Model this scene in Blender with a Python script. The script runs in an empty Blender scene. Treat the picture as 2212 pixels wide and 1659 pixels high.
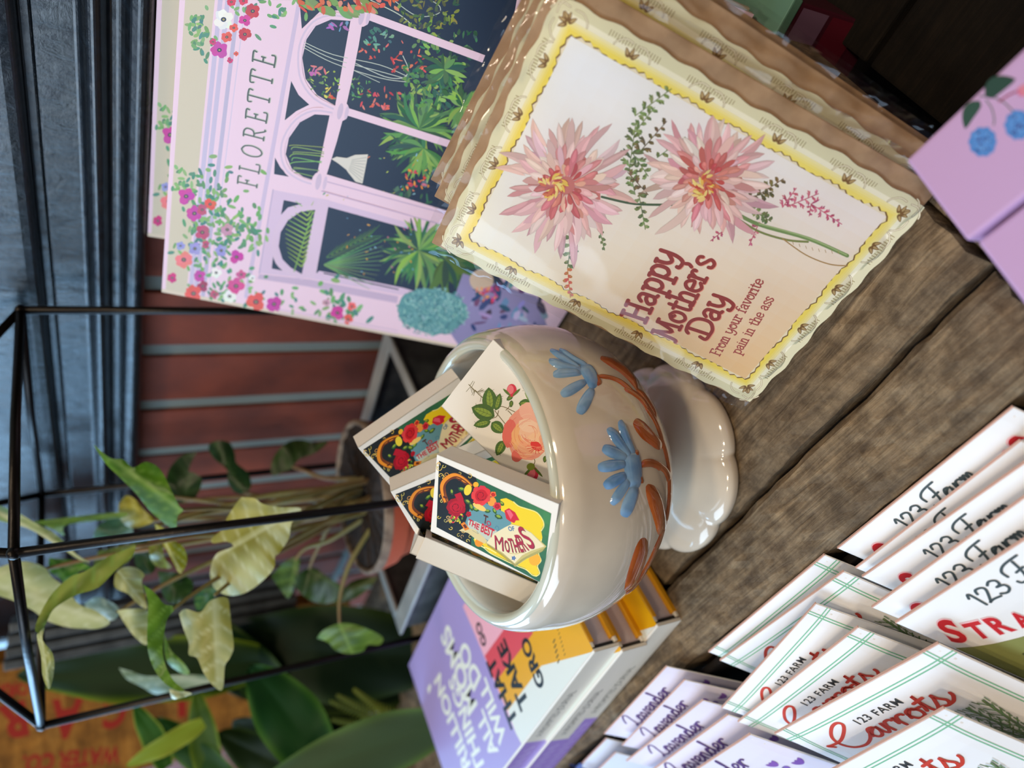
import bpy, bmesh, math, random
from mathutils import Vector, Matrix, Euler
from mathutils.geometry import tessellate_polygon
random.seed(5)
sc = bpy.context.scene
COL = sc.collection
rad = math.radians

# ------------------------------------------------------------------ camera
# the phone was held sideways: the photograph's left edge is "up" in the place
FPX = 1600.0; CAMZ = 0.2906; PITCH = rad(30); ROLL = math.atan2(-141.5, 2767)
FW = Vector((0, math.cos(PITCH), -math.sin(PITCH)))
DN = Vector((0, -math.sin(PITCH), -math.cos(PITCH))); RT = Vector((1, 0, 0))
CX = math.cos(ROLL)*DN + math.sin(ROLL)*RT
CY = math.sin(ROLL)*DN - math.cos(ROLL)*RT
CAM = Vector((0, 0, CAMZ))
cd = bpy.data.cameras.new('camera'); cam = bpy.data.objects.new('camera', cd); COL.objects.link(cam)
cd.sensor_fit = 'HORIZONTAL'; cd.sensor_width = 36; cd.lens = FPX/2212*36
cd.clip_start = 0.01; cd.clip_end = 50
cd.dof.use_dof = True; cd.dof.focus_distance = 0.335; cd.dof.aperture_fstop = 5.5
cam.matrix_world = Matrix(((CX.x, -CY.x, -FW.x, 0), (CX.y, -CY.y, -FW.y, 0), (CX.z, -CY.z, -FW.z, CAMZ), (0, 0, 0, 1)))
sc.camera = cam
def ray(x, y): return FW + (x-1106)/FPX*CX + (y-829.5)/FPX*CY
def onz(x, y, z=0.0):
    r = ray(x, y); return CAM + r*((z-CAMZ)/r.z)
def atd(x, y, d): return CAM + ray(x, y)*d          # d = distance along the view axis

# ------------------------------------------------------------------ light
sc.view_settings.view_transform = 'Standard'; sc.view_settings.look = 'None'
sc.view_settings.gamma = 1; sc.view_settings.use_curve_mapping = False
sc.view_settings.exposure = 0.0
wd = bpy.data.worlds.new('world'); sc.world = wd; wd.use_nodes = True
wn = wd.node_tree.nodes; wl = wd.node_tree.links
bg = wn['Background']
# dim shop interior: cooler and brighter towards the far left (the window side), warm elsewhere
tc = wn.new('ShaderNodeTexCoord'); dp = wn.new('ShaderNodeVectorMath'); dp.operation = 'DOT_PRODUCT'
dp.inputs[1].default_value = (-0.80, 0.42, 0.35); wl.new(tc.outputs['Generated'], dp.inputs[0])
cr = wn.new('ShaderNodeValToRGB'); wl.new(dp.outputs['Value'], cr.inputs[0])
cr.color_ramp.elements[0].position = 0.0; cr.color_ramp.elements[0].color = (0.20, 0.155, 0.115, 1)
cr.color_ramp.elements[1].position = 0.9; cr.color_ramp.elements[1].color = (0.34, 0.50, 0.78, 1)
wl.new(cr.outputs[0], bg.inputs[0]); bg.inputs[1].default_value = 0.58
def area(name, loc, target, sx, sy, power, color):
    l = bpy.data.lights.new(name, 'AREA'); l.shape = 'RECTANGLE'; l.size = sx; l.size_y = sy
    l.energy = power; l.color = color
    o = bpy.data.objects.new(name, l); COL.objects.link(o); o.location = loc
    o.rotation_euler = (Vector(target)-Vector(loc)).to_track_quat('-Z', 'Y').to_euler(); return o
area('window_daylight', (-1.75, 0.15, 1.05), (0.0, 0.38, 0.1), 0.9, 1.3, 26, (0.66, 0.83, 1.0))
area('window_daylight_far', (-1.7, 1.75, 0.75), (-0.1, 0.5, 0.2), 1.1, 1.3, 44, (0.36, 0.66, 1.0))
for i, (x, y, z, p) in enumerate(((-0.25, -0.75, 1.5, 7.5), (0.45, -0.45, 1.7, 5.5), (-0.9, -0.9, 1.9, 5.5), (0.1, 0.15, 1.9, 4.0))):
    area('ceiling_lamp', (x, y, z), (-0.03, 0.3, 0.05), 0.13, 0.13, p, (1.0, 0.80, 0.56))

# ------------------------------------------------------------------ materials
def lin(c):
    o = []
    for v in c[:3]:
        v /= 255.0; o.append(v/12.92 if v <= 0.04045 else ((v+0.055)/1.055)**2.4)
    return (*o, 1.0)
MATS = {}
def mat(name, color=(200, 200, 200), rough=0.5, metal=0.0, spec=0.5, coat=0.0, attr=False, translucent=0.0, bump=None, mottled=None, emit=None):
    if name in MATS: return MATS[name]
    m = bpy.data.materials.new(name); m.use_nodes = True; n = m.node_tree.nodes; l = m.node_tree.links
    b = n['Principled BSDF']; b.inputs['Base Color'].default_value = lin(color)
    b.inputs['Roughness'].default_value = rough; b.inputs['Metallic'].default_value = metal
    b.inputs['Specular IOR Level'].default_value = spec; b.inputs['Coat Weight'].default_value = coat
    b.inputs['Coat Roughness'].default_value = 0.06
    src = None
    if attr:
        a = n.new('ShaderNodeVertexColor'); a.layer_name = 'Col'; src = a.outputs[0]
    if mottled:
        c2, scale, det = mottled
        t = n.new('ShaderNodeTexCoord'); nz = n.new('ShaderNodeTexNoise'); nz.inputs['Scale'].default_value = scale; nz.inputs['Detail'].default_value = det
        l.new(t.outputs['Object'], nz.inputs['Vector'])
        rp = n.new('ShaderNodeValToRGB'); l.new(nz.outputs[0], rp.inputs[0])
        rp.color_ramp.elements[0].position = 0.35; rp.color_ramp.elements[0].color = lin(color)
        rp.color_ramp.elements[1].position = 0.68; rp.color_ramp.elements[1].color = lin(c2); src = rp.outputs[0]
    if src: l.new(src, b.inputs['Base Color'])
    if bump:
        scale, st = bump
        t = n.new('ShaderNodeTexCoord'); nz = n.new('ShaderNodeTexNoise'); nz.inputs['Scale'].default_value = scale; nz.inputs['Detail'].default_value = 5
        l.new(t.outputs['Object'], nz.inputs['Vector'])
        bp = n.new('ShaderNodeBump'); bp.inputs['Strength'].default_value = st; bp.inputs['Distance'].default_value = 0.001
        l.new(nz.outputs[0], bp.inputs['Height']); l.new(bp.outputs[0], b.inputs['Normal'])
    if translucent:
        tr = n.new('ShaderNodeBsdfTranslucent'); mx = n.new('ShaderNodeMixShader'); mx.inputs[0].default_value = translucent
        if src: l.new(src, tr.inputs[0])
        else: tr.inputs[0].default_value = lin(color)
        out = n['Material Output']; l.new(b.outputs[0], mx.inputs[1]); l.new(tr.outputs[0], mx.inputs[2]); l.new(mx.outputs[0], out.inputs[0])
    MATS[name] = m; return m
mat('print', attr=True, rough=0.42, spec=0.35)
mat('matte_print', attr=True, rough=0.7, spec=0.2)
mat('leaf', attr=True, rough=0.38, spec=0.45, translucent=0.35)
mat('dark_leaf', attr=True, rough=0.5, spec=0.12, translucent=0.12)
def wood_mat(name, c1, c2, c3, dirang, scale=1.0, bumps=0.9, rough=0.85):
    """weathered boards, the grain runs along the object's local x axis"""
    m = bpy.data.materials.new(name); m.use_nodes = True; n = m.node_tree.nodes; l = m.node_tree.links
    b = n['Principled BSDF']; b.inputs['Roughness'].default_value = rough; b.inputs['Specular IOR Level'].default_value = 0.25
    t = n.new('ShaderNodeTexCoord'); mp = n.new('ShaderNodeMapping'); mp.inputs['Scale'].default_value = (9*scale, 130*scale, 60*scale)
    l.new(t.outputs['Object'], mp.inputs[0])
    n1 = n.new('ShaderNodeTexNoise'); n1.inputs['Scale'].default_value = 1.6; n1.inputs['Detail'].default_value = 11; n1.inputs['Roughness'].default_value = 0.68; n1.inputs['Distortion'].default_value = 1.2; l.new(mp.outputs[0], n1.inputs['Vector'])
    n2 = n.new('ShaderNodeTexNoise'); n2.inputs['Scale'].default_value = 90*scale; n2.inputs['Detail'].default_value = 8; n2.inputs['Roughness'].default_value = 0.7; l.new(t.outputs['Object'], n2.inputs['Vector'])
    n3 = n.new('ShaderNodeTexNoise'); n3.inputs['Scale'].default_value = 16*scale; n3.inputs['Detail'].default_value = 4; l.new(t.outputs['Object'], n3.inputs['Vector'])
    rp = n.new('ShaderNodeValToRGB'); l.new(n1.outputs[0], rp.inputs[0]); e = rp.color_ramp.elements
    e[0].position = 0.34; e[0].color = lin(c1); e[1].position = 0.66; e[1].color = lin(c3); x = e.new(0.5); x.color = lin(c2)
    r2 = n.new('ShaderNodeValToRGB'); l.new(n2.outputs[0], r2.inputs[0]); r2.color_ramp.elements[0].position = 0.38; r2.color_ramp.elements[0].color = (0.35, 0.33, 0.32, 1); r2.color_ramp.elements[1].position = 0.62; r2.color_ramp.elements[1].color = (1, 1, 1, 1)
    mx = n.new('ShaderNodeMix'); mx.data_type = 'RGBA'; mx.blend_type = 'MULTIPLY'; mx.inputs[0].default_value = 0.8
    l.new(rp.outputs[0], mx.inputs[6]); l.new(r2.outputs[0], mx.inputs[7])
    r3 = n.new('ShaderNodeValToRGB'); l.new(n3.outputs[0], r3.inputs[0]); r3.color_ramp.elements[0].position = 0.35; r3.color_ramp.elements[0].color = (0.72, 0.70, 0.68, 1); r3.color_ramp.elements[1].position = 0.65; r3.color_ramp.elements[1].color = (1.08, 1.0, 0.88, 1)
    m2 = n.new('ShaderNodeMix'); m2.data_type = 'RGBA'; m2.blend_type = 'MULTIPLY'; m2.inputs[0].default_value = 0.8
    l.new(mx.outputs[2], m2.inputs[6]); l.new(r3.outputs[0], m2.inputs[7]); l.new(m2.outputs[2], b.inputs['Base Color'])
    ad = n.new('ShaderNodeMath'); ad.operation = 'ADD'; l.new(n1.outputs[0], ad.inputs[0]); l.new(n2.outputs[0], ad.inputs[1])
    bp = n.new('ShaderNodeBump'); bp.inputs['Strength'].default_value = bumps; bp.inputs['Distance'].default_value = 0.0015
    l.new(ad.outputs[0], bp.inputs['Height']); l.new(bp.outputs[0], b.inputs['Normal'])
    MATS[name] = m; return m
wood_mat('weathered_wood', (112, 96, 77), (141, 123, 99), (172, 151, 121), 0)
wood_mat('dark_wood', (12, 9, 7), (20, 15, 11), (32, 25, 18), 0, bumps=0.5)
wood_mat('crate_wood', (140, 92, 34), (170, 116, 46), (192, 138, 62), 0, scale=0.4, bumps=0.3)
wood_mat('painted_trim', (7, 11, 16), (12, 19, 27), (22, 34, 46), 0, scale=0.7, bumps=0.3, rough=0.22)
MATS['painted_trim'].node_tree.nodes['Principled BSDF'].inputs['Specular IOR Level'].default_value = 0.9
mat('brick', (98, 44, 30), 0.8, mottled=((138, 62, 38), 14, 4), bump=(120, 0.5))
mat('mortar', (122, 128, 122), 0.9, bump=(200, 0.6))
mat('glaze', (222, 210, 190), 0.10, spec=0.55, coat=0.6, mottled=((208, 196, 178), 30, 3))
mat('rim_glaze', (206, 208, 190), 0.10, spec=0.55, coat=0.6)
mat('blue_glaze', (100, 148, 200), 0.12, coat=0.7, mottled=((142, 180, 214), 90, 3))
mat('brown_glaze', (158, 78, 34), 0.12, coat=0.7, mottled=((184, 98, 46), 90, 3))
mat('card_white', (240, 236, 226), 0.6)
mat('card_side', (232, 226, 214), 0.55)
mat('striker', (58, 28, 30), 0.9, bump=(900, 0.6))
mat('kraft', (164, 132, 100), 0.8, mottled=((178, 146, 112), 160, 3))
mat('packet_paper', (246, 243, 240), 0.45, spec=0.4)
mat('packet_edge', (222, 176, 156), 0.6)
mat('pages', (206, 192, 196), 0.8, bump=(700, 0.3))
mat('board_black', (14, 14, 18), 0.5)
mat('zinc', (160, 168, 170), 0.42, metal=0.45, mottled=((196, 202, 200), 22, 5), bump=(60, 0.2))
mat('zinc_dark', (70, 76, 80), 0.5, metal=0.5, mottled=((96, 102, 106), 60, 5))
mat('black_metal', (26, 23, 22), 0.32, metal=0.7, bump=(300, 0.15))
mat('terracotta', (190, 92, 62), 0.8, bump=(150, 0.3))
mat('soil', (20, 13, 8), 1.0, mottled=((50, 34, 20), 160, 4), bump=(260, 1.0))
mat('stem', (132, 128, 74), 0.5, mottled=((150, 116, 84), 20, 3), translucent=0.1)
mat('lilac_card', (196, 158, 198), 0.5, bump=(500, 0.05))
mat('box_inside', (34, 22, 18), 0.8)
mat('book_cloth', (190, 180, 160), 0.6)
mat('blue_wall', (118, 150, 180), 0.6, bump=(40, 0.3))
def film():
    m = bpy.data.materials.new('clear_film'); m.use_nodes = True; n = m.node_tree.nodes; l = m.node_tree.links
    n.remove(n['Principled BSDF']); out = n['Material Output']
    tr = n.new('ShaderNodeBsdfTransparent'); tr.inputs[0].default_value = (0.97, 0.97, 0.97, 1)
    gl = n.new('ShaderNodeBsdfGlossy'); gl.inputs['Roughness'].default_value = 0.06; gl.inputs[0].default_value = (0.9, 0.93, 1, 1)
    fr = n.new('ShaderNodeFresnel'); fr.inputs[0].default_value = 1.29
    t = n.new('ShaderNodeTexCoord'); nz = n.new('ShaderNodeTexNoise'); nz.inputs['Scale'].default_value = 22; nz.inputs['Detail'].default_value = 2; l.new(t.outputs['Object'], nz.inputs[0])
    bp = n.new('ShaderNodeBump'); bp.inputs['Strength'].default_value = 0.4; bp.inputs['Distance'].default_value = 0.002; l.new(nz.outputs[0], bp.inputs['Height'])
    l.new(bp.outputs[0], gl.inputs['Normal'])
    mx = n.new('ShaderNodeMixShader'); l.new(fr.outputs[0], mx.inputs[0]); l.new(tr.outputs[0], mx.inputs[1]); l.new(gl.outputs[0], mx.inputs[2]); l.new(mx.outputs[0], out.inputs[0])
    MATS['clear_film'] = m
film()

# ------------------------------------------------------------------ object helpers
def obj(name, bm_or_me, m, parent=None, smooth=False, mw=None):
    if isinstance(bm_or_me, bmesh.types.BMesh):
        me = bpy.data.meshes.new(name); bm_or_me.to_mesh(me); bm_or_me.free()
    else: me = bm_or_me
    if smooth:
        for p in me.polygons: p.use_smooth = True
    if m is not None:
        me.materials.clear(); me.materials.append(MATS[m] if isinstance(m, str) else m)
    o = bpy.data.objects.new(name, me); COL.objects.link(o)
    if parent: o.parent = parent
    if mw is not None: o.matrix_world = mw if not parent else mw
    return o
def thing(name, label, cat, M=None, group=None):
    o = bpy.data.objects.new(name, None); COL.objects.link(o); o.empty_display_size = 0.02
    if M is not None: o.matrix_world = M
    o['label'] = label; o['category'] = cat
    if group: o['group'] = group
    return o
def tag(o, label, cat, group=None, kind=None):
    o['label'] = label; o['category'] = cat
    if group: o['group'] = group
    if kind: o['kind'] = kind
    return o
def pose(pos, rx, ry, rz): return Matrix.Translation(Vector(pos)) @ Euler((rx, ry, rz), 'XYZ').to_matrix().to_4x4()
def add_box(bm, x0, x1, y0, y1, z0, z1, bev=0.0, M=None):
    b2 = bmesh.new(); bmesh.ops.create_cube(b2, size=1)
    for v in b2.verts:
        v.co = Vector((x0+(v.co.x+.5)*(x1-x0), y0+(v.co.y+.5)*(y1-y0), z0+(v.co.z+.5)*(z1-z0)))
    if bev: bmesh.ops.bevel(b2, geom=b2.edges[:], offset=bev, segments=2, profile=0.6, affect='EDGES')
    if M is not None: b2.transform(M)
    me = bpy.data.meshes.new('t'); b2.to_mesh(me); b2.free(); bm.from_mesh(me); bpy.data.meshes.remove(me); return bm
def box(*a, **k): return add_box(bmesh.new(), *a, **k)
def smoothpts(pts, n=6):
    pts = [Vector(p) for p in pts]
    if len(pts) < 3: return pts
    out = []
    for i in range(len(pts)-1):
        p0 = pts[max(i-1, 0)]; p1 = pts[i]; p2 = pts[i+1]; p3 = pts[min(i+2, len(pts)-1)]
        for k in range(n):
            t = k/n; out.append(0.5*((2*p1)+(p2-p0)*t+(2*p0-5*p1+4*p2-p3)*t*t+(3*p1-p0-3*p2+p3)*t**3))
    out.append(pts[-1]); return out
def add_tube(bm, pts, r, seg=8, smooth=0, r1=None):
    pts = [Vector(p) for p in pts]
    if smooth: pts = smoothpts(pts, smooth)
    rings = []; n = len(pts)
    for i, p in enumerate(pts):
        d = (pts[min(i+1, n-1)]-pts[max(i-1, 0)]).normalized()
        a = d.orthogonal().normalized() if i == 0 else (prev - d*prev.dot(d)).normalized()
        prev = a; b = d.cross(a); rr = r if r1 is None else r+(r1-r)*i/(n-1)
        rings.append([bm.verts.new(p+(a*math.cos(2*math.pi*k/seg)+b*math.sin(2*math.pi*k/seg))*rr) for k in range(seg)])
    for i in range(n-1):
        for k in range(seg): bm.faces.new((rings[i][k], rings[i][(k+1) % seg], rings[i+1][(k+1) % seg], rings[i+1][k]))
    bm.faces.new(rings[0][::-1]); bm.faces.new(rings[-1]); return bm
def lathe(prof, seg=96, warp=None):
    bm = bmesh.new(); rings = []
    for j, (r, z) in enumerate(prof):
        ring = []
        for k in range(seg):
            a = 2*math.pi*k/seg; rr, zz = (warp(j, a, r, z) if warp else (r, z))
            ring.append(bm.verts.new((rr*math.cos(a), rr*math.sin(a), zz)))
        rings.append(ring)
    for i in range(len(rings)-1):
        for k in range(seg): bm.faces.new((rings[i][k], rings[i][(k+1) % seg], rings[i+1][(k+1) % seg], rings[i+1][k]))
    return bm, rings

# ------------------------------------------------------------------ flat printed artwork
class Art:
    """thin layers of ink on a flat face. Shapes are given either in metres on the face or, with px=True,
    as points read off the print, which are carried onto the face's plane."""
    def __init__(s, M=None, origin=(0, 0, 0), U=(1, 0, 0), V=(0, 1, 0)):
        s.O = Vector(origin); s.U = Vector(U).normalized(); s.V = Vector(V).normalized(); s.N = s.U.cross(s.V)
        s.M = M; s.px = False; s.verts = []; s.faces = []; s.cols = []; s.layer = 0; s.hmap = {}; s.cell = 0.0012; s.lift = 0.0; s.step = 0.0000015
        if M is not None: s.Mi = M.inverted()
    def P(s, p):
        if not s.px: return (p[0], p[1])
        c = s.Mi @ CAM; d = s.Mi.to_3x3() @ ray(p[0], p[1]); t = (s.O-c).dot(s.N)/d.dot(s.N); q = c+d*t-s.O
        return (q.dot(s.U), q.dot(s.V))
    def _add(s, uv, faces, col):
        # each new shape lies just above whatever ink is already under it
        cells = set(); c_ = s.cell
        for f in faces:
            us = [uv[i][0] for i in f]; vs = [uv[i][1] for i in f]
            for i in range(int(math.floor(min(us)/c_)), int(math.floor(max(us)/c_))+1):
                for j in range(int(math.floor(min(vs)/c_)), int(math.floor(max(vs)/c_))+1): cells.add((i, j))
        hh = max((s.hmap.get(k, 0) for k in cells), default=0)+1
        for k in cells: s.hmap[k] = hh
        b = len(s.verts); z = 0.00004+hh*s.step+(s.lift if hh > 1 else 0)
        s.verts += [s.O+s.U*u+s.V*v+s.N*z for u, v in uv]
        for f in faces: s.faces.append([b+i for i in f]); s.cols.append(col)
        s.layer += 1
    def poly(s, pts, col):
        uv = [s.P(p) for p in pts]
        if len(uv) <= 3: tr = [tuple(range(len(uv)))]
        else: tr = tessellate_polygon([[Vector((u, v, 0)) for u, v in uv]])
        ar = []
        for t in tr:
            a, b, c = (uv[i] for i in t); cr_ = (b[0]-a[0])*(c[1]-a[1])-(b[1]-a[1])*(c[0]-a[0])
            ar.append(t if cr_ > 0 else t[::-1])
        s._add(uv, ar, col)
    def grad(s, quad, cols, n=12):
        """four-corner colour gradient (bilinear patches)"""
        q = [Vector((*s.P(p), 0)) for p in quad]
        for i in range(n):
            for j in range(n):
                def B(a, b): return (q[0]*(1-a)*(1-b)+q[1]*a*(1-b)+q[2]*a*b+q[3]*(1-a)*b)
                a, b = i/n, j/n; d = 1/n; am, bmid = a+d/2, b+d/2
                c = tuple(cols[0][k]*(1-am)*(1-bmid)+cols[1][k]*am*(1-bmid)+cols[2][k]*am*bmid+cols[3][k]*(1-am)*bmid for k in range(3))
                pts = [B(a, b), B(a+d, b), B(a+d, b+d), B(a, b+d)]
                uv = [(p.x, p.y) for p in pts]; cr_ = (uv[1][0]-uv[0][0])*(uv[2][1]-uv[0][1])-(uv[1][1]-uv[0][1])*(uv[2][0]-uv[0][0])
                s._add(uv, [(0, 1, 2, 3) if cr_ > 0 else (3, 2, 1, 0)], c); s.layer -= 1
        s.layer += 1
    def ell(s, c, rx, ry, col, rot=0, n=16, wob=0):
        ca, sa = math.cos(rot), math.sin(rot); pts = []
        for k in range(n):
            a = 2*math.pi*k/n; w = 1+(random.uniform(-wob, wob) if wob else 0)
            x, y = rx*w*math.cos(a), ry*w*math.sin(a); pts.append((c[0]+x*ca-y*sa, c[1]+x*sa+y*ca))
        s.poly(pts, col)
    def petal(s, p0, p1, w, col, bend=0.0, fat=0.5):
        p0 = Vector(p0[:2]); p1 = Vector(p1[:2]); d = p1-p0; nn = Vector((-d.y, d.x)).normalized(); L = []; R = []
        for k in range(9):
            t = k/8; c = p0+d*t+nn*bend*d.length*math.sin(math.pi*t)
            ww = w*math.sin(math.pi*min(1, t**(0.5/fat) if fat != 0.5 else t))**(0.7 if fat >= .5 else .5) if 0 < t < 1 else 0
            L.append(c+nn*ww); R.append(c-nn*ww)
        s.poly([tuple(p) for p in L]+[tuple(p) for p in R[-2:0:-1]], col)
    def stroke(s, pts, w, col, sm=5, taper=False, cap=True):
        P_ = [Vector((p[0], p[1], 0)) for p in pts]
        if sm and len(P_) > 2: P_ = smoothpts(P_, sm)
        n = len(P_); L = []; R = []
        for i, p in enumerate(P_):
            d = P_[min(i+1, n-1)]-P_[max(i-1, 0)]
            if d.length < 1e-12: d = Vector((1, 0, 0))
            d.normalize(); nn = Vector((-d.y, d.x, 0)); h = w/2*((1-0.75*i/(n-1)) if taper else 1)
            L.append(p+nn*h); R.append(p-nn*h)
        uv = [s.P(p) for p in L]+[s.P(p) for p in R]; fs = []
        for i in range(n-1):
            a, b, c, d = i, i+1, n+i+1, n+i
            A, B, C = uv[a], uv[b], uv[c]; cr_ = (B[0]-A[0])*(C[1]-A[1])-(B[1]-A[1])*(C[0]-A[0])
            fs.append((a, b, c, d) if cr_ > 0 else (d, c, b, a))
        s._add(uv, fs, col)
        if cap:
            s.ell(P_[0], w/2, w/2, col, n=10)
            if not taper: s.ell(P_[-1], w/2, w/2, col, n=10)
    def frame_of(s, p0, p1):
        a = Vector(s.P(p0)); b = Vector(s.P(p1)); e = b-a; return a, e, Vector((-e.y, e.x)).normalized()
    def text(s, string, p0, p1, col, hs=1.0, bold=0.0, shear=0.0, dy=0.0, space=1.0):
        """upright sans lettering filling the baseline p0..p1"""
        c = bpy.data.curves.new('t', 'FONT'); c.body = string; c.size = 1; c.offset = bold; c.shear = shear; c.resolution_u = 4; c.space_character = space
        o = bpy.data.objects.new('t', c); COL.objects.link(o); bpy.context.view_layer.update()
        me = bpy.data.meshes.new_from_object(o.evaluated_get(bpy.context.evaluated_depsgraph_get()))
        xs = [v.co.x for v in me.vertices]; x0, x1 = min(xs), max(xs); W = x1-x0
        a, e, nn = s.frame_of(p0, p1); k = e.length/W
        uv = [tuple(a+e*((v.co.x-x0)/W)+nn*((v.co.y+dy)*k*hs)) for v in me.vertices]
        fs = []
        for p in me.polygons:
            i = list(p.vertices); A, B, C = uv[i[0]], uv[i[1]], uv[i[2]]
            cr_ = (B[0]-A[0])*(C[1]-A[1])-(B[1]-A[1])*(C[0]-A[0]); fs.append(i if cr_ > 0 else i[::-1])
        s._add(uv, fs, col); COL.objects.unlink(o); bpy.data.objects.remove(o); bpy.data.curves.remove(c); bpy.data.meshes.remove(me)
    def glyphs(s, string, font, p0, p1, col, weight=0.12, hs=1.0, dx=0.0, dy=0.0, shear=0.0):
        """drawn lettering from pen strokes, x-height 1"""
        x = 0; st = []
        for ch in string:
            if ch == ' ': x += 0.6; continue
            strokes, adv = font[ch]
            for q in strokes: st.append([(x+px_+shear*py_, py_) for px_, py_ in q])
            x += adv
        a, e, nn = s.frame_of(p0, p1); k = e.length/x; ed = e.normalized(); opx = s.px; s.px = False
        for q in st:
            pts = [tuple(a+ed*(k*(px_+dx))+nn*(k*hs*(py_+dy))) for px_, py_ in q]
            s.stroke(pts, weight*k, col, sm=5 if len(pts) > 2 else 0)
        s.px = opx
    def mesh(s, name='print'):
        me = bpy.data.meshes.new(name); me.from_pydata([tuple(v) for v in s.verts], [], s.faces); me.update()
        ca = me.color_attributes.new('Col', 'FLOAT_COLOR', 'CORNER'); i = 0
        cache = {}
        vals = []
        for p, c in zip(me.polygons, s.cols):
            if c not in cache: cache[c] = lin(c)
            vals += list(cache[c])*p.loop_total
        ca.data.foreach_set('color', vals); return me
def rnd(c, d=14): return tuple(max(0, min(255, v+random.uniform(-d, d))) for v in c)

CUR = {
 'a': ([[(0, .3), (.3, .7), (.62, .95), (.32, 1), (.08, .55), (.16, .08), (.42, .1), (.66, .5), (.74, .95), (.7, .3), (.82, .03), (1.02, .3)]], 1.0),
 'r': ([[(0, .35), (.14, .98), (.16, .5), (.16, 0)], [(.16, .5), (.36, .92), (.62, .95), (.68, .82)]], .74),
 'o': ([[(0, .3), (.12, .6), (.5, 1), (.2, .9), (.08, .45), (.25, .02), (.6, .1), (.72, .55), (.55, .98), (.6, .8), (.95, .8)]], .92),
 't': ([[(0, .3), (.25, 1), (.38, 1.75), (.28, .9), (.25, .2), (.4, .02), (.62, .3)], [(.02, 1.2), (.62, 1.3)]], .62),
 's': ([[(0, .3), (.3, .9), (.38, 1.2), (.42, .8), (.58, .35), (.38, 0), (.08, .1)], [(.38, 0), (.7, .1), (1.0, .45), (1.08, .75)]], 1.0),
 'e': ([[(0, .3), (.3, .4), (.6, .75), (.42, 1), (.16, .75), (.16, .25), (.4, 0), (.78, .3)]], .78),
 'n': ([[(0, .3), (.14, .95), (.14, 0)], [(.14, .2), (.28, .75), (.5, 1), (.6, .75), (.58, .2), (.7, .02), (.9, .3)]], .88),
 'm': ([[(.0, .75), (.12, .98), (.12, 0)], [(.12, .3), (.3, .95), (.44, .8), (.42, 0)], [(.42, .3), (.62, .95), (.76, .8), (.74, .15), (.86, .02), (1.0, .25)]], 1.0),
 'v': ([[(0, .75), (.14, .98), (.26, .3), (.42, 0), (.62, .5), (.68, 1), (.9, .8)]], .88),
 'd': ([[(0, .3), (.3, .8), (.6, .9), (.32, 1), (.08, .55), (.16, .08), (.42, .1), (.66, .6), (.86, 2.0), (.76, 1.95), (.7, .4), (.82, .03), (1.02, .3)]], 1.0),
 'C': ([[(-.75, .75), (-1.0, 1.05), (-.65, 1.0), (0, 1.1), (.75, 1.6), (1.2, 2.1), (1.05, 2.4), (.55, 2.25), (-.1, 1.6), (-.3, .8), (-.05, .1), (.55, -.1), (1.1, .15), (1.5, .55)]], 1.45),
 'L': ([[(-.25, 1.3), (.1, 1.75), (.75, 2.25), (1.0, 1.95), (.7, 1.2), (.35, .35), (0, 0), (.2, .25), (.8, -.02), (1.3, .3)]], 1.2),
 'F': ([[(1.0, 2.0), (.75, .9), (.4, .1), (0, .05), (-.1, .35)], [(-.15, 1.1), (-.05, 1.75), (.5, 2.15), (1.55, 2.25)], [(.45, 1.05), (1.05, 1.15)]], 1.15),
 '1': ([[(0, 1.25), (.3, 1.6), (.3, 0)]], .62),
 '2': ([[(.05, 1.2), (.25, 1.6), (.65, 1.5), (.68, 1.1), (.1, .1), (.0, .02), (.35, .1), (.85, 0)]], 1.0),
 '3': ([[(.05, 1.4), (.35, 1.62), (.68, 1.4), (.6, .95), (.3, .85)], [(.3, .85), (.72, .7), (.72, .25), (.35, -.02), (.0, .2)]], .95),
}
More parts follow.
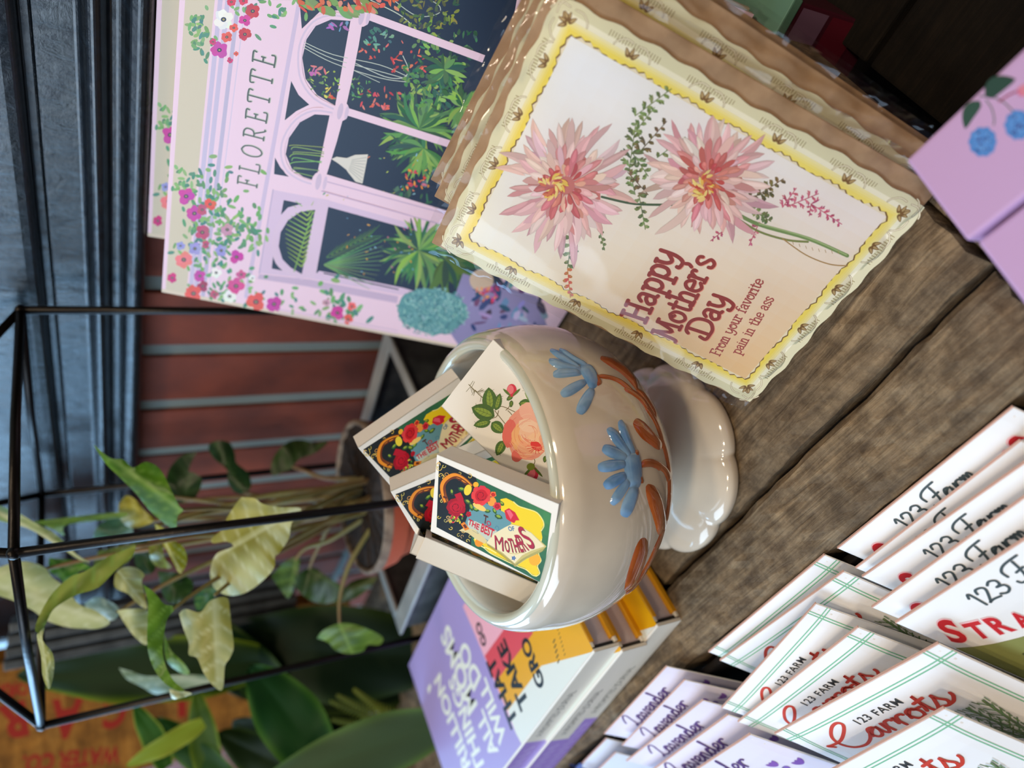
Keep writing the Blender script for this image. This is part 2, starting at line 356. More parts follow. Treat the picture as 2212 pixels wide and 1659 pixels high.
SLAB = {
 'H': ([[(.18, 0), (.18, 1.5)], [(.88, 0), (.88, 1.5)], [(.18, .78), (.88, .78)], [(0, 0), (.36, 0)], [(0, 1.5), (.36, 1.5)], [(.7, 0), (1.06, 0)], [(.7, 1.5), (1.06, 1.5)]], 1.2),
 'a': ([[(.08, .78), (.28, 1.0), (.55, .92), (.6, .6), (.6, .12), (.74, .0)], [(.6, .56), (.3, .56), (.06, .3), (.22, .02), (.5, .1), (.6, .25)]], .88),
 'p': ([[(.16, 1), (.16, -.5)], [(0, -.5), (.36, -.5)], [(.0, 1), (.16, 1)], [(.16, .72), (.4, 1), (.72, .8), (.74, .25), (.46, 0), (.16, .18)]], .92),
 'y': ([[(.08, 1), (.12, .4), (.35, .15), (.68, .5)], [(.0, 1), (.18, 1)], [(.74, 1), (.72, .1), (.5, -.42), (.12, -.4), (.1, -.25)]], .92),
 'M': ([[(-.05, -.12), (.12, .05), (.24, 1.5)], [(.24, 1.5), (.62, .35), (1.0, 1.5)], [(1.0, 1.5), (1.08, 0)], [(.9, 0), (1.24, 0)], [(.08, 1.5), (.3, 1.5)], [(.95, 1.5), (1.2, 1.5)]], 1.36),
 'o': ([[(.4, 1), (.1, .75), (.1, .25), (.4, 0), (.7, .25), (.7, .75), (.4, 1)], [(.4, 1), (.28, .8), (.42, .7)]], .84),
 't': ([[(.26, 1.35), (.26, .2), (.42, 0), (.62, .14)], [(.04, 1), (.56, 1)]], .66),
 'h': ([[(.16, 0), (.16, 1.5)], [(.16, .66), (.42, 1), (.68, .8), (.68, 0)], [(0, 0), (.32, 0)], [(.52, 0), (.84, 0)], [(0, 1.5), (.16, 1.5)]], .92),
 'e': ([[(.1, .52), (.7, .56), (.6, .92), (.35, 1), (.1, .75), (.1, .25), (.4, 0), (.72, .2)]], .82),
 'r': ([[(.16, 0), (.16, 1)], [(0, 0), (.36, 0)], [(0, 1), (.16, 1)], [(.16, .62), (.36, .95), (.58, .92), (.58, .78)]], .66),
 "'": ([[(.14, 1.55), (.18, 1.35), (.06, 1.15)]], .34),
 's': ([[(.58, .8), (.5, 1), (.2, 1), (.08, .74), (.3, .52), (.58, .28), (.4, 0), (.12, .03), (.06, .22)]], .72),
 'D': ([[(.26, 0), (.26, 1.5)], [(-.08, .5), (-.14, .1), (.26, 0), (.7, .02), (1.1, .4), (1.08, 1.1), (.7, 1.5), (.1, 1.5), (-.1, 1.3)]], 1.3),
 'F': ([[(.16, 0), (.16, 1.5)], [(0, 0), (.36, 0)], [(0, 1.5), (.76, 1.5), (.76, 1.3)], [(.16, .8), (.58, .8)]], .84),
 'm': ([[(.14, 0), (.14, 1)], [(.14, .7), (.36, 1), (.54, .8), (.54, 0)], [(.54, .7), (.76, 1), (.94, .8), (.94, 0)], [(0, 0), (.28, 0)], [(.42, 0), (.66, 0)], [(.82, 0), (1.06, 0)]], 1.16),
 'u': ([[(.14, 1), (.14, .25), (.34, 0), (.62, .3)], [(.64, 1), (.64, 0), (.78, 0)], [(0, 1), (.14, 1)], [(.5, 1), (.64, 1)]], .9),
 'f': ([[(.16, 0), (.16, 1.2), (.36, 1.5), (.56, 1.4)], [(0, 0), (.34, 0)], [(0, 1), (.4, 1)]], .56),
 'v': ([[(.05, 1), (.36, 0), (.68, 1)], [(-.05, 1), (.18, 1)], [(.55, 1), (.78, 1)]], .8),
 'i': ([[(.14, 0), (.14, 1)], [(0, 0), (.3, 0)], [(.02, 1), (.14, 1)], [(.14, 1.35), (.15, 1.36)]], .4),
 'n': ([[(.14, 0), (.14, 1)], [(.14, .66), (.4, 1), (.64, .8), (.64, 0)], [(0, 0), (.3, 0)], [(.5, 0), (.8, 0)]], .88),
}
ROMAN = {   # FLORETTE title: thick stems, thin arms, little serifs
 'F': ([[(.2, 0), (.2, 1.5)], [(.02, 0), (.4, 0)], [(.02, 1.5), (.85, 1.5), (.87, 1.3)], [(.2, .8), (.6, .8)], [(.6, .68), (.6, .92)]], 1.60),
 'L': ([[(.2, 0), (.2, 1.5)], [(.02, 1.5), (.4, 1.5)], [(.02, 0), (.9, 0), (.96, .28)]], 1.65),
 'O': ([[(.6, 1.52), (.22, 1.3), (.06, .75), (.22, .2), (.6, -.02), (.98, .2), (1.14, .75), (.98, 1.3), (.6, 1.52)]], 1.95),
 'R': ([[(.2, 0), (.2, 1.5)], [(.02, 0), (.4, 0)], [(.02, 1.5), (.55, 1.5), (.85, 1.3), (.8, .9), (.5, .75), (.2, .75)], [(.5, .75), (.95, 0), (1.1, 0)]], 1.80),
 'E': ([[(.2, 0), (.2, 1.5)], [(.02, 1.5), (.88, 1.5), (.9, 1.3)], [(.2, .8), (.62, .8)], [(.62, .68), (.62, .92)], [(.02, 0), (.92, 0), (.98, .25)]], 1.70),
 'T': ([[(.55, 0), (.55, 1.5)], [(.36, 0), (.74, 0)], [(.0, 1.25), (.04, 1.5), (1.06, 1.5), (1.1, 1.25)]], 1.80),
}

# ================================================================== THE SETTING
TH = rad(36); WDIR = Vector((-math.sin(TH), math.cos(TH), 0)); NIN = Vector((math.cos(TH), math.sin(TH), 0))   # along the wall / into the wall
WALLD = 0.405
def wallpt(s, d, z): return WDIR*s + NIN*d + Vector((0, 0, z))
WM = Matrix(((WDIR.x, NIN.x, 0, 0), (WDIR.y, NIN.y, 0, 0), (0, 0, 1, 0), (0, 0, 0, 1)))   # local x along wall, y into it
bm = bmesh.new(); add_box(bm, -0.9, 2.6, WALLD+0.0025, WALLD+0.08, -0.2, 0.9)
w = obj('wall_back', bm, 'mortar'); w.matrix_world = WM; w['kind'] = 'structure'
# soldier-course bricks standing on end (part of the wall)
bm = bmesh.new(); s0 = 0.4174
for k in range(-16, 24):
    sx = s0+k*0.0729
    for z0, z1 in ((-0.004, 0.2535), (-0.22, -0.016)):
        add_box(bm, sx+0.0072, sx+0.0729-0.0072, WALLD+random.uniform(-.001, .001), WALLD+0.03, z0, z1, 0.0018)
b = obj('bricks', bm, 'brick', w); b['kind'] = 'structure'
# dark painted window moulding above the bricks
prof = [(0, .2535), (-.020, .2535), (-.0235, .2560), (-.0245, .2600), (-.0215, .2642), (-.0175, .2660), (-.0150, .2685), (-.0150, .2725), (-.0195, .2740), (-.0240, .2762), (-.0262, .2795), (-.0240, .2826),
        (-.0185, .2845), (-.0165, .2862), (-.0165, .3040), (-.0080, .3042), (-.0080, .3095), (-.0240, .3100), (-.0270, .3120), (-.0280, .3170), (-.0280, .3900), (0, .3900)]
bm = bmesh.new(); rows = []
for s_ in (-0.7, 2.5): rows.append([bm.verts.new(wallpt(s_, WALLD+d*.85, CAMZ+(z-CAMZ)*1.033)) for d, z in prof])
for i in range(len(prof)-1): bm.faces.new((rows[0][i], rows[0][i+1], rows[1][i+1], rows[1][i]))
bmesh.ops.recalc_face_normals(bm, faces=bm.faces[:])
t = obj('trim_1', bm, 'painted_trim'); t['kind'] = 'structure'
bvl = t.modifiers.new('b', 'BEVEL'); bvl.width = 0.0012; bvl.segments = 2; bvl.limit_method = 'ANGLE'
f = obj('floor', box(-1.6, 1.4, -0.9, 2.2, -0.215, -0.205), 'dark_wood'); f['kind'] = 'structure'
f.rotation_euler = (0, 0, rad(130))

# ------------------------------------------------------------------ the table of old boards
PA = rad(130); PD = Vector((math.cos(PA), math.sin(PA), 0)); PN = Vector((math.cos(PA-math.pi/2), math.sin(PA-math.pi/2), 0))  # plank direction, away-from-camera
TM = Matrix(((PD.x, -PN.x, 0, 0), (PD.y, -PN.y, 0, 0), (0, 0, 1, 0), (0, 0, 0, 1)))
table = thing('wooden_table', 'weathered grey-brown plank table top under the bowl and the greeting cards', 'table', TM)
def plank(x0, x1, a0, a1, z1, th=0.03, seed=0, name='plank'):
    """a0..a1 is the distance from the camera side; hand-worn edges"""
    rg = random.Random(seed); bm = bmesh.new(); nx, ny = 150, 10; g = []
    for i in range(nx+1):
        row = []
        for j in range(ny+1):
            x = x0+(x1-x0)*i/nx; y = a0+(a1-a0)*j/ny; e = min(j, ny-j)/ny
            z = z1+0.0007*math.sin(x*60+seed)+0.0005*rg.uniform(-1, 1)
            if e < .02: z -= 0.0030+0.0012*rg.random(); y += (1 if j == 0 else -1)*0.0012*rg.random()
            elif e < .12: z -= 0.0004
            if i in (0, nx): x += rg.uniform(-.0015, .0015); z -= 0.002
            row.append(bm.verts.new((x, -y, z)))
        g.append(row)
    for i in range(nx):
        for j in range(ny): bm.faces.new((g[i][j], g[i][j+1], g[i+1][j+1], g[i+1][j]))
    def wall(seq):
        lo = [bm.verts.new((v.co.x, v.co.y, z1-th)) for v in seq]
        for k in range(len(seq)-1): bm.faces.new((seq[k], seq[k+1], lo[k+1], lo[k]))
    wall([r[0] for r in g]); wall([r[-1] for r in g][::-1]); wall(g[0][::-1]); wall(g[-1])
    bmesh.ops.recalc_face_normals(bm, faces=bm.faces[:])
    o = obj(name, bm, 'weathered_wood', table, smooth=False); return o
ENDX = -0.0935
# plank x grows to the far left, so the right-hand end of every board is at ENDX
plank(0.0925, 1.3, 0.0795, 0.1205, 0, seed=1)
plank(0.0925, 1.3, 0.1235, 0.212, 0, seed=2)
plank(0.0925, 0.9, 0.215, 0.318, -0.001, seed=3)
plank(0.0925, 0.9, 0.321, 0.385, -0.002, seed=4)
o = obj('end_board', box(0.0825, 0.0898, -0.37, -0.0795, -0.035, -0.004, .001), 'weathered_wood', table)
# dark lower boards beside the table end
lower = thing('dark_shelf', 'dark shadowed lower shelf boards right of the table end', 'shelf', TM)
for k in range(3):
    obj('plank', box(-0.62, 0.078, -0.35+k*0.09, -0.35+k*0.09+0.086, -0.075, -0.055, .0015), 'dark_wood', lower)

# ================================================================== THE BOWL
BC = Vector((-0.0466, 0.3254, 0)); BM = Matrix.Translation(BC); BMi = BM.inverted()
bowl = thing('footed_bowl', 'cream glazed footed bowl with raised blue flowers, full of matchboxes', 'bowl', BM)
OUT = [(.1233, .0700), (.121, .0722), (.116, .0742), (.110, .0752), (.100, .0764), (.090, .0764), (.080, .0746), (.070, .0713), (.060, .0655), (.050, .0572), (.042, .0478), (.036, .0385), (.0315, .0290), (.0285, .0235), (.025, .0215), (.021, .0225)]
def bowl_r(z):
    if z >= OUT[0][0]: return OUT[0][1]
    for (z1, r1), (z0, r0) in zip(OUT, OUT[1:]):
        if z0 <= z <= z1: return r0+(r1-r0)*(z-z0)/(z1-z0)
    return OUT[-1][1]
sp = smoothpts([(r, z, 0) for z, r in OUT], 3)
IN = [(.0665, .1243), (.0640, .1215), (.0650, .112), (.0672, .100), (.0670, .085), (.0630, .068), (.0540, .052), (.0400, .040), (.0200, .034), (.0001, .033)]
prof = [(p.x, p.y) for p in smoothpts([(r, z, 0) for r, z in IN[::-1]], 3)] + [(.0684, .1250)] + [(p.x, p.y) for p in sp]
bm, rings = lathe(prof, 128)
obj('bowl_body', bm, 'glaze', bowl, smooth=True)
# scalloped spreading foot
fp = [(.0215, .0215), (.0235, .018), (.0285, .0150), (.0360, .0128), (.0430, .0112), (.0485, .0094), (.0522, .0068), (.0532, .0040), (.0520, .0012), (.0490, .0004), (.0300, .0035), (.0001, .0045)]
def fw(j, a, r, z):
    k = 8; sc_ = abs(math.cos(k/2*(a+0.32)))**0.55
    t = max(0, (r-.030)/.0232); return (r*(1+t*t*(0.075*sc_-0.050)), z+0.0012*t*sc_*(z > .004))
bm, rings = lathe([(p.x, p.y) for p in smoothpts([(r, z, 0) for r, z in fp], 3)], 160, fw)
bm.faces.new(rings[0][::-1])
obj('foot', bm, 'glaze', bowl, smooth=True)
bm, rings = lathe([(.0640+.0062*(0.5-0.5*math.cos(math.pi*t/8))+0*t, .1228+.0026*math.sin(math.pi*t/8)) for t in range(9)], 128)
obj('rim', bm, 'rim_glaze', bowl, smooth=True)
def on_bowl(px, py):
    """where the line of sight meets the bowl's outside"""
    r = ray(px, py); lo = None; prev = None
    t = 0.18
    while t < 0.42:
        q = CAM+r*t-BC
        if 0.02 < q.z < .1233:
            d = math.hypot(q.x, q.y)-bowl_r(q.z)
            if d < 0:
                a, b = t-0.002, t
                for _ in range(18):
                    m = (a+b)/2; q = CAM+r*m-BC
                    if q.z < .1233 and math.hypot(q.x, q.y)-bowl_r(q.z) < 0: b = m
                    else: a = m
                q = CAM+r*b-BC; n = Vector((q.x, q.y, 0)).normalized()
                sl = (bowl_r(q.z+.002)-bowl_r(q.z-.002))/.004; n.z = -sl; n.normalize(); return q, n
        t += 0.002
    return None
def relief(name, m, strokes, h=0.0016, even=False):
    """raised slip-trailed shapes: strokes = [(p0, p1, halfwidth, bend)] measured on the bowl's side"""
    bm = bmesh.new()
    for p0, p1, hw, bend in strokes:
        hw *= 1.25; p0 = Vector(p0); p1 = Vector(p1); d = p1-p0; nn = Vector((-d.y, d.x)).normalized(); nt, ns = 14, 8; g = []
        for i in range(nt+1):
            t = i/nt; w = hw*(max(0, math.sin(math.pi*(0.04+0.92*t**0.8)))**0.45) if not even else hw*min(1, 8*min(t, 1-t)+.6); c = p0+d*t+nn*bend*d.length*math.sin(math.pi*t); row = []
            for j in range(ns+1):
                s_ = -1+2*j/ns; p = c+nn*w*s_; hit = on_bowl(p.x, p.y)
                if hit is None: row.append(None); continue
                q, n = hit; e = math.sqrt(max(0, 1-s_*s_))*min(1, 5*min(t, 1-t)+(.5 if even else 0))
                row.append(bm.verts.new(q+n*(h*e-0.0002)))
            g.append(row)
        for i in range(nt):
            for j in range(ns):
                f4 = (g[i][j], g[i][j+1], g[i+1][j+1], g[i+1][j])
                if all(v is not None for v in f4):
                    try: bm.faces.new(f4)
                    except ValueError: pass
    bmesh.ops.remove_doubles(bm, verts=bm.verts[:], dist=1e-6); bmesh.ops.recalc_face_normals(bm, faces=bm.faces[:])
    # make normals face outwards
    o = obj(name, bm, m, bowl, smooth=True); return o
relief('blue_flower', 'blue_glaze', [((1206, 752), (1274, 792), 5, .05), ((1186, 753), (1262, 805), 6, .0), ((1183, 777), (1262, 800), 8, .05), ((1192, 810), (1258, 806), 9, -.05), ((1210, 855), (1268, 822), 10, 0), ((1250, 896), (1281, 836), 11, .0), ((1256, 786), (1284, 842), 13, -.1)])
relief('blue_flower', 'blue_glaze', [((1338, 905), (1372, 990), 8, .03), ((1312, 921), (1365, 995), 9, 0), ((1299, 966), (1360, 992), 11, .0), ((1289, 1011), (1358, 1000), 11, 0), ((1303, 1053), (1356, 1022), 11, 0), ((1320, 1092), (1362, 1030), 9, 0), ((1346, 1120), (1374, 1045), 12, 0), ((1362, 968), (1372, 1060), 17, 0)])
relief('brown_stem', 'brown_glaze', [((1276, 796), (1296, 832), 6, 0), ((1290, 812), (1370, 852), 4, -.12), ((1350, 838), (1412, 900), 5, -.08), ((1395, 878), (1432, 960), 4, -.05), ((1425, 940), (1448, 1030), 4, -.03),
    ((1374, 972), (1386, 1044), 6, .1), ((1384, 1003), (1428, 1010), 8, -.14), ((1414, 1000), (1446, 1040), 6, -.14), ((1446, 1024), (1447, 1070), 4, 0), ((1447, 1060), (1436, 1130), 4, -.03), ((1438, 1118), (1414, 1190), 4, -.03), ((1420, 1176), (1392, 1232), 4, -.03), ((1398, 1222), (1352, 1284), 4, -.04)], .0012, True)
relief('brown_leaf', 'brown_glaze', [((1292, 770), (1382, 846), 8, -.1), ((1372, 836), (1420, 912), 5, -.05)])
relief('brown_leaf', 'brown_glaze', [((1368, 905), (1433, 972), 12, .02)])
relief('brown_leaf', 'brown_glaze', [((1400, 1042), (1431, 1164), 13, -.04)])
relief('brown_leaf', 'brown_glaze', [((1393, 1158), (1352, 1282), 13, -.02)])

# ================================================================== MATCHBOXES
ML, MW, MT = .062, .0405, .0115
M1 = pose((-.0567, .2883, .1349), -3.087, 2.624, 1.187)
def match_art():
    a = Art(M1, origin=(0, 0, MT/2)); a.px = True
    def z(*pts): return [(920+x/5.183, 960+y/5.183) for x, y in pts]
    G, K = (44, 104, 72), (28, 34, 36)
    a.poly([(948.5, 995), (1191, 1109), (1173, 1261), (943, 1138.5)], G)
    a.grad([(1100, 1065), (1190, 1109.5), (1174, 1255), (1090, 1210)], [(44, 104, 72), (76, 146, 84), (40, 92, 70), (44, 104, 72)], 6)
    a.poly(z((148, 182), (560, 372), (640, 640), (520, 940), (505, 1130), (122, 925)), K)
    gold = (226, 196, 96)
    rg = random.Random(3)
    for i in range(64):     # gilt scrollwork
        x = rg.uniform(140, 520); y = rg.uniform(0, 1); y = (182+(x-148)*.46)*(1-y)+(925+(x-122)*.53)*y+rg.uniform(-5, 5)
        if 230 < x < 560 and 380 < y < 800: continue
        r = rg.uniform(18, 42); a0 = rg.uniform(0, 6.3); dr = rg.choice((-1, 1))
        pts = [(x+r*(1-k/9)*math.cos(a0+dr*k*.75), y+r*(1-k/9)*math.sin(a0+dr*k*.75)) for k in range(8)]
        a.stroke(z(*pts), rg.uniform(.8, 1.5), rnd(gold, 20), sm=2, cap=False)
    yel = (246, 214, 30)
    a.poly(z((835, 612), (900, 600), (980, 640), (1040, 690), (1130, 720), (1240, 760), (1300, 830), (1320, 900), (1290, 960), (1305, 1040), (1290, 1120), (1250, 1220), (1280, 1300), (1240, 1360), (1270, 1440), (1235, 1475), (1190, 1450), (1110, 1385), (1020, 1350), (860, 1275), (720, 1210), (640, 1130), (560, 1130), (535, 1060), (600, 1020), (850, 900)), yel)
    for q in (((980, 640), (1040, 690), (1130, 720), (1240, 760), (1305, 840), (1322, 910), (1290, 970)), ((1295, 1060), (1262, 1210), (1290, 1300), (1250, 1360), (1275, 1440), (1235, 1478)), ((560, 1125), (640, 1150), (720, 1215), (860, 1285), (1020, 1360), (1120, 1400), (1190, 1460), (1235, 1475)), ((545, 1050), (620, 1135), (700, 1165), (790, 1215))):
        a.stroke(z(*q), 1.9, (252, 240, 150), cap=False)
    a.ell(z((595, 1100))[0], 9, 9, (242, 150, 20)); a.ell(z((1220, 1290))[0], 13, 13, (246, 180, 40))
    blue = (104, 154, 164)
    a.poly(z((500, 700), (640, 640), (880, 760), (960, 880), (870, 1000), (700, 1110), (660, 1090), (520, 1010), (440, 880)), blue)
    a.poly(z((560, 860), (700, 930), (800, 960), (760, 1040), (700, 1075), (610, 1020), (470, 930), (470, 850)), (198, 206, 190))
    cream = (240, 228, 186)
    a.poly(z((370, 965), (440, 925), (560, 960), (640, 1030), (690, 1080), (660, 1112), (560, 1060), (470, 990)), (224, 206, 150))
    a.poly(z((670, 1110), (760, 1000), (890, 925), (960, 890), (1060, 915), (1180, 985), (1350, 1140), (1300, 1200), (1130, 1280), (1000, 1370), (860, 1240)), (206, 192, 120))
    a.poly(z((680, 1100), (760, 1000), (890, 925), (960, 896), (1060, 920), (1180, 992), (1330, 1140), (1180, 1190), (1080, 1240), (995, 1330), (860, 1210)), cream)
    for k in range(3): a.stroke(z((1000, 1345+k*9), (1120, 1260+k*9), (1340, 1155+k*12)), .7, (120, 130, 60), cap=False)
    for k in range(3): a.stroke(z((690, 1115+k*7), (860, 1230+k*10), (1000, 1345+k*9)), .7, (130, 120, 60), cap=False)
    # horseshoe
    hs = z((232, 650), (200, 560), (190, 460), (240, 385), (330, 350), (430, 400), (510, 478))
    a.stroke(hs, 12.5, (120, 58, 20), cap=False); a.stroke([(x-1.2, y-1.2) for x, y in hs], 8.5, (238, 146, 34), cap=False); a.stroke([(x+2.4, y+2.4) for x, y in hs], 2.6, (112, 46, 22), cap=False)
    for p in ((380, 395), (450, 440), (215, 590)): a.poly(z((p[0]-22, p[1]-16), (p[0]+22, p[1]-2), (p[0]+18, p[1]+18), (p[0]-20, p[1]+8)), (96, 40, 24))
    # leaves, roses
    for (x, y, r, rot) in ((470, 640, 40, .6), (510, 700, 44, 1.2), (560, 730, 36, .3), (690, 745, 36, .2), (770, 745, 34, 1), (815, 810, 46, .4), (850, 660, 36, .8), (290, 530, 34, 1.4), (400, 500, 40, .2), (300, 830, 34, .4), (370, 850, 30, 1)):
        a.ell(z((x, y))[0], r/5.18, r/9.5, rnd((52, 92, 40), 10), rot, wob=.15); a.ell(z((x, y-6))[0], r/9, r/17, rnd((150, 176, 60), 10), rot)
    def rose(c, r, c1, c2, c3, n=7):
        for k in range(n):
            an = 2*math.pi*k/n+.3; a.ell(z((c[0]+r*.62*math.cos(an), c[1]+r*.62*math.sin(an)))[0], r*.48/5.18, r*.36/5.18, rnd(c2, 10), an+1.2, wob=.12)
        a.ell(z(c)[0], r*.66/5.18, r*.6/5.18, c1, wob=.08)
        for k in range(7):
            an = k*1.05; rr = r*(.5-.05*k); a.stroke(z((c[0]+rr*math.cos(an), c[1]+rr*math.sin(an)), (c[0]+rr*1.05*math.cos(an+.7), c[1]+rr*1.05*math.sin(an+.7)), (c[0]+rr*math.cos(an+1.4), c[1]+rr*math.sin(an+1.4))), .9, c3, sm=3, cap=False)
    a.ell(z((470, 510))[0], 8, 12, (244, 214, 60), .3); a.ell(z((560, 450))[0], 6, 6, (244, 180, 40)); a.ell(z((600, 700))[0], 16, 6, (248, 208, 110), .5); a.ell(z((740, 640))[0], 9, 10, (246, 160, 60), .4)
    rose((620, 570), 112, (204, 24, 36), (232, 60, 60), (120, 8, 24)); rose((340, 700), 108, (196, 16, 40), (168, 10, 34), (92, 4, 18)); a.poly(z((320, 560), (390, 535), (420, 600), (440, 700), (360, 640)), (190, 22, 44))
    rose((800, 690), 46, (206, 30, 46), (226, 60, 70), (130, 8, 28), 5); rose((755, 560), 36, (222, 50, 40), (244, 120, 60), (150, 12, 24), 5); rose((480, 780), 32, (206, 20, 44), (180, 12, 34), (110, 6, 20), 5)
    a.poly(z((880, 740), (930, 712), (1000, 760), (1050, 850), (1010, 850), (990, 880), (940, 860), (900, 830)), (214, 36, 56)); a.poly(z((900, 740), (940, 730), (980, 790), (950, 840)), (240, 100, 120))
    a.poly(z((390, 890), (430, 865), (490, 945), (440, 965)), (236, 136, 30)); a.poly(z((415, 905), (440, 890), (465, 930), (440, 940)), (110, 40, 16))
    for k in range(16): a.ell(z((rg.uniform(270, 420), rg.uniform(770, 880)))[0], 3, 1.8, rg.choice(((224, 204, 60), (90, 130, 50), (206, 40, 60))), rg.uniform(0, 3))
    # lettering
    a.text('T', z((638, 872))[0], z((690, 895))[0], (86, 50, 40), hs=1.5, bold=.03); a.text('O', z((678, 898))[0], z((730, 918))[0], (190, 30, 60), hs=1.05, bold=.03)
    a.stroke(z((650, 895), (690, 912), (760, 950), (812, 962), (815, 930), (790, 912), (775, 940)), .9, (56, 120, 150), cap=False)
    a.text('THE', z((470, 888))[0], z((590, 958))[0], (206, 30, 56), hs=1.3, bold=.03); a.text('BEST', z((612, 970))[0], z((752, 1046))[0], (206, 30, 56), hs=1.9, bold=.03)
    a.stroke(z((520, 962), (560, 985), (590, 1000), (570, 970)), .7, (110, 140, 140), cap=False)
    a.text('OF', z((930, 968))[0], z((998, 966))[0], (40, 110, 160), hs=1.15, bold=.03)
    for t_, c_ in ((1.5, (70, 40, 40)), (0, (176, 38, 66))):
        for ch, x0, y0, x1, y1, hh in (('M', 778, 1172, 870, 1196, 1.5), ('O', 894, 1200, 944, 1206, 2.6), ('T', 950, 1204, 998, 1206, 2.5), ('H', 1006, 1206, 1052, 1204, 2.4), ('E', 1064, 1202, 1098, 1196, 2.9), ('R', 1108, 1194, 1154, 1176, 2.6), ('S', 1168, 1172, 1230, 1136, 1.75)):
            a.text(ch, z((x0+t_*4, y0+t_*3))[0], z((x1+t_*4, y1+t_*3))[0], c_, hs=hh, bold=0.0 if ch == 'M' else .018)
    for k in range(5): an = k*1.256; a.ell(z((984+15*math.cos(an), 1272+15*math.sin(an)))[0], 2.3, 1.5, (40, 100, 170), an)
    a.stroke(z((930, 1215), (1010, 1225), (1060, 1212), (1120, 1215)), .8, (200, 170, 60), cap=False)
    return a.mesh()
art_match = match_art()
def matchbox(label, M, art=None, pull=0.0, L=ML, W=MW, T=MT, flip=False, artmat='print'):
    t = thing('matchbox', label, 'matchbox', M, 'matchboxes in the footed bowl')
    bm = bmesh.new(); w = .0006      # open-ended card sleeve
    for a_ in (( -L/2, L/2, -W/2, W/2, T/2-w, T/2), (-L/2, L/2, -W/2, W/2, -T/2, -T/2+w), (-L/2, L/2, -W/2, -W/2+w, -T/2, T/2), (-L/2, L/2, W/2-w, W/2, -T/2, T/2)): add_box(bm, *a_, .0002)
    slv = obj('sleeve', bm, 'card_white', t)
    bm = bmesh.new(); g = .0009; x0 = -L/2-pull+.0003; x1 = L/2-pull-.0003
    add_box(bm, x0, x1, -W/2+g, W/2-g, -T/2+g, -T/2+g+.0005)
    for a_ in ((x0, x1, -W/2+g, -W/2+g+.0005), (x0, x1, W/2-g-.0005, W/2-g), (x0, x0+.0006, -W/2+g, W/2-g), (x1-.0006, x1, -W/2+g, W/2-g)): add_box(bm, *a_, -T/2+g, T/2-g)
    obj('drawer', bm, 'card_side', t)
    if art is not None: obj('printed_label', art, artmat, slv)
    return t
matchbox('upright-facing matchbox at the front of the bowl reading TO THE BEST OF MOTHERS in full', M1, art_match)
matchbox('rear matchbox with roses and horseshoe tucked behind the plain rose box', pose((-.0235, .3646, .135), -1.701, 2.258, -3.72), art_match)
matchbox('matchbox half hidden at left behind the front one, only its horseshoe corner showing', pose((-.0513, .3354, .1281), 1.078, .946, 5.363), art_match)
matchbox('matchbox lying deepest between the others, only the letters MO and a blue star showing', pose((-.0338, .3404, .0990), -3.921, 3.563, -.798), art_match)
matchbox('matchbox on its long white edge at the left of the bowl, drawer pushed out', pose((-.0893, .3393, .1198), -2.285, .944, -2.448), art_match, pull=.004)
RL, RW, RTk = .065, .0425, .012
MR = pose((-.0165, .2967, .1156), 2.693, 2.658, .645)
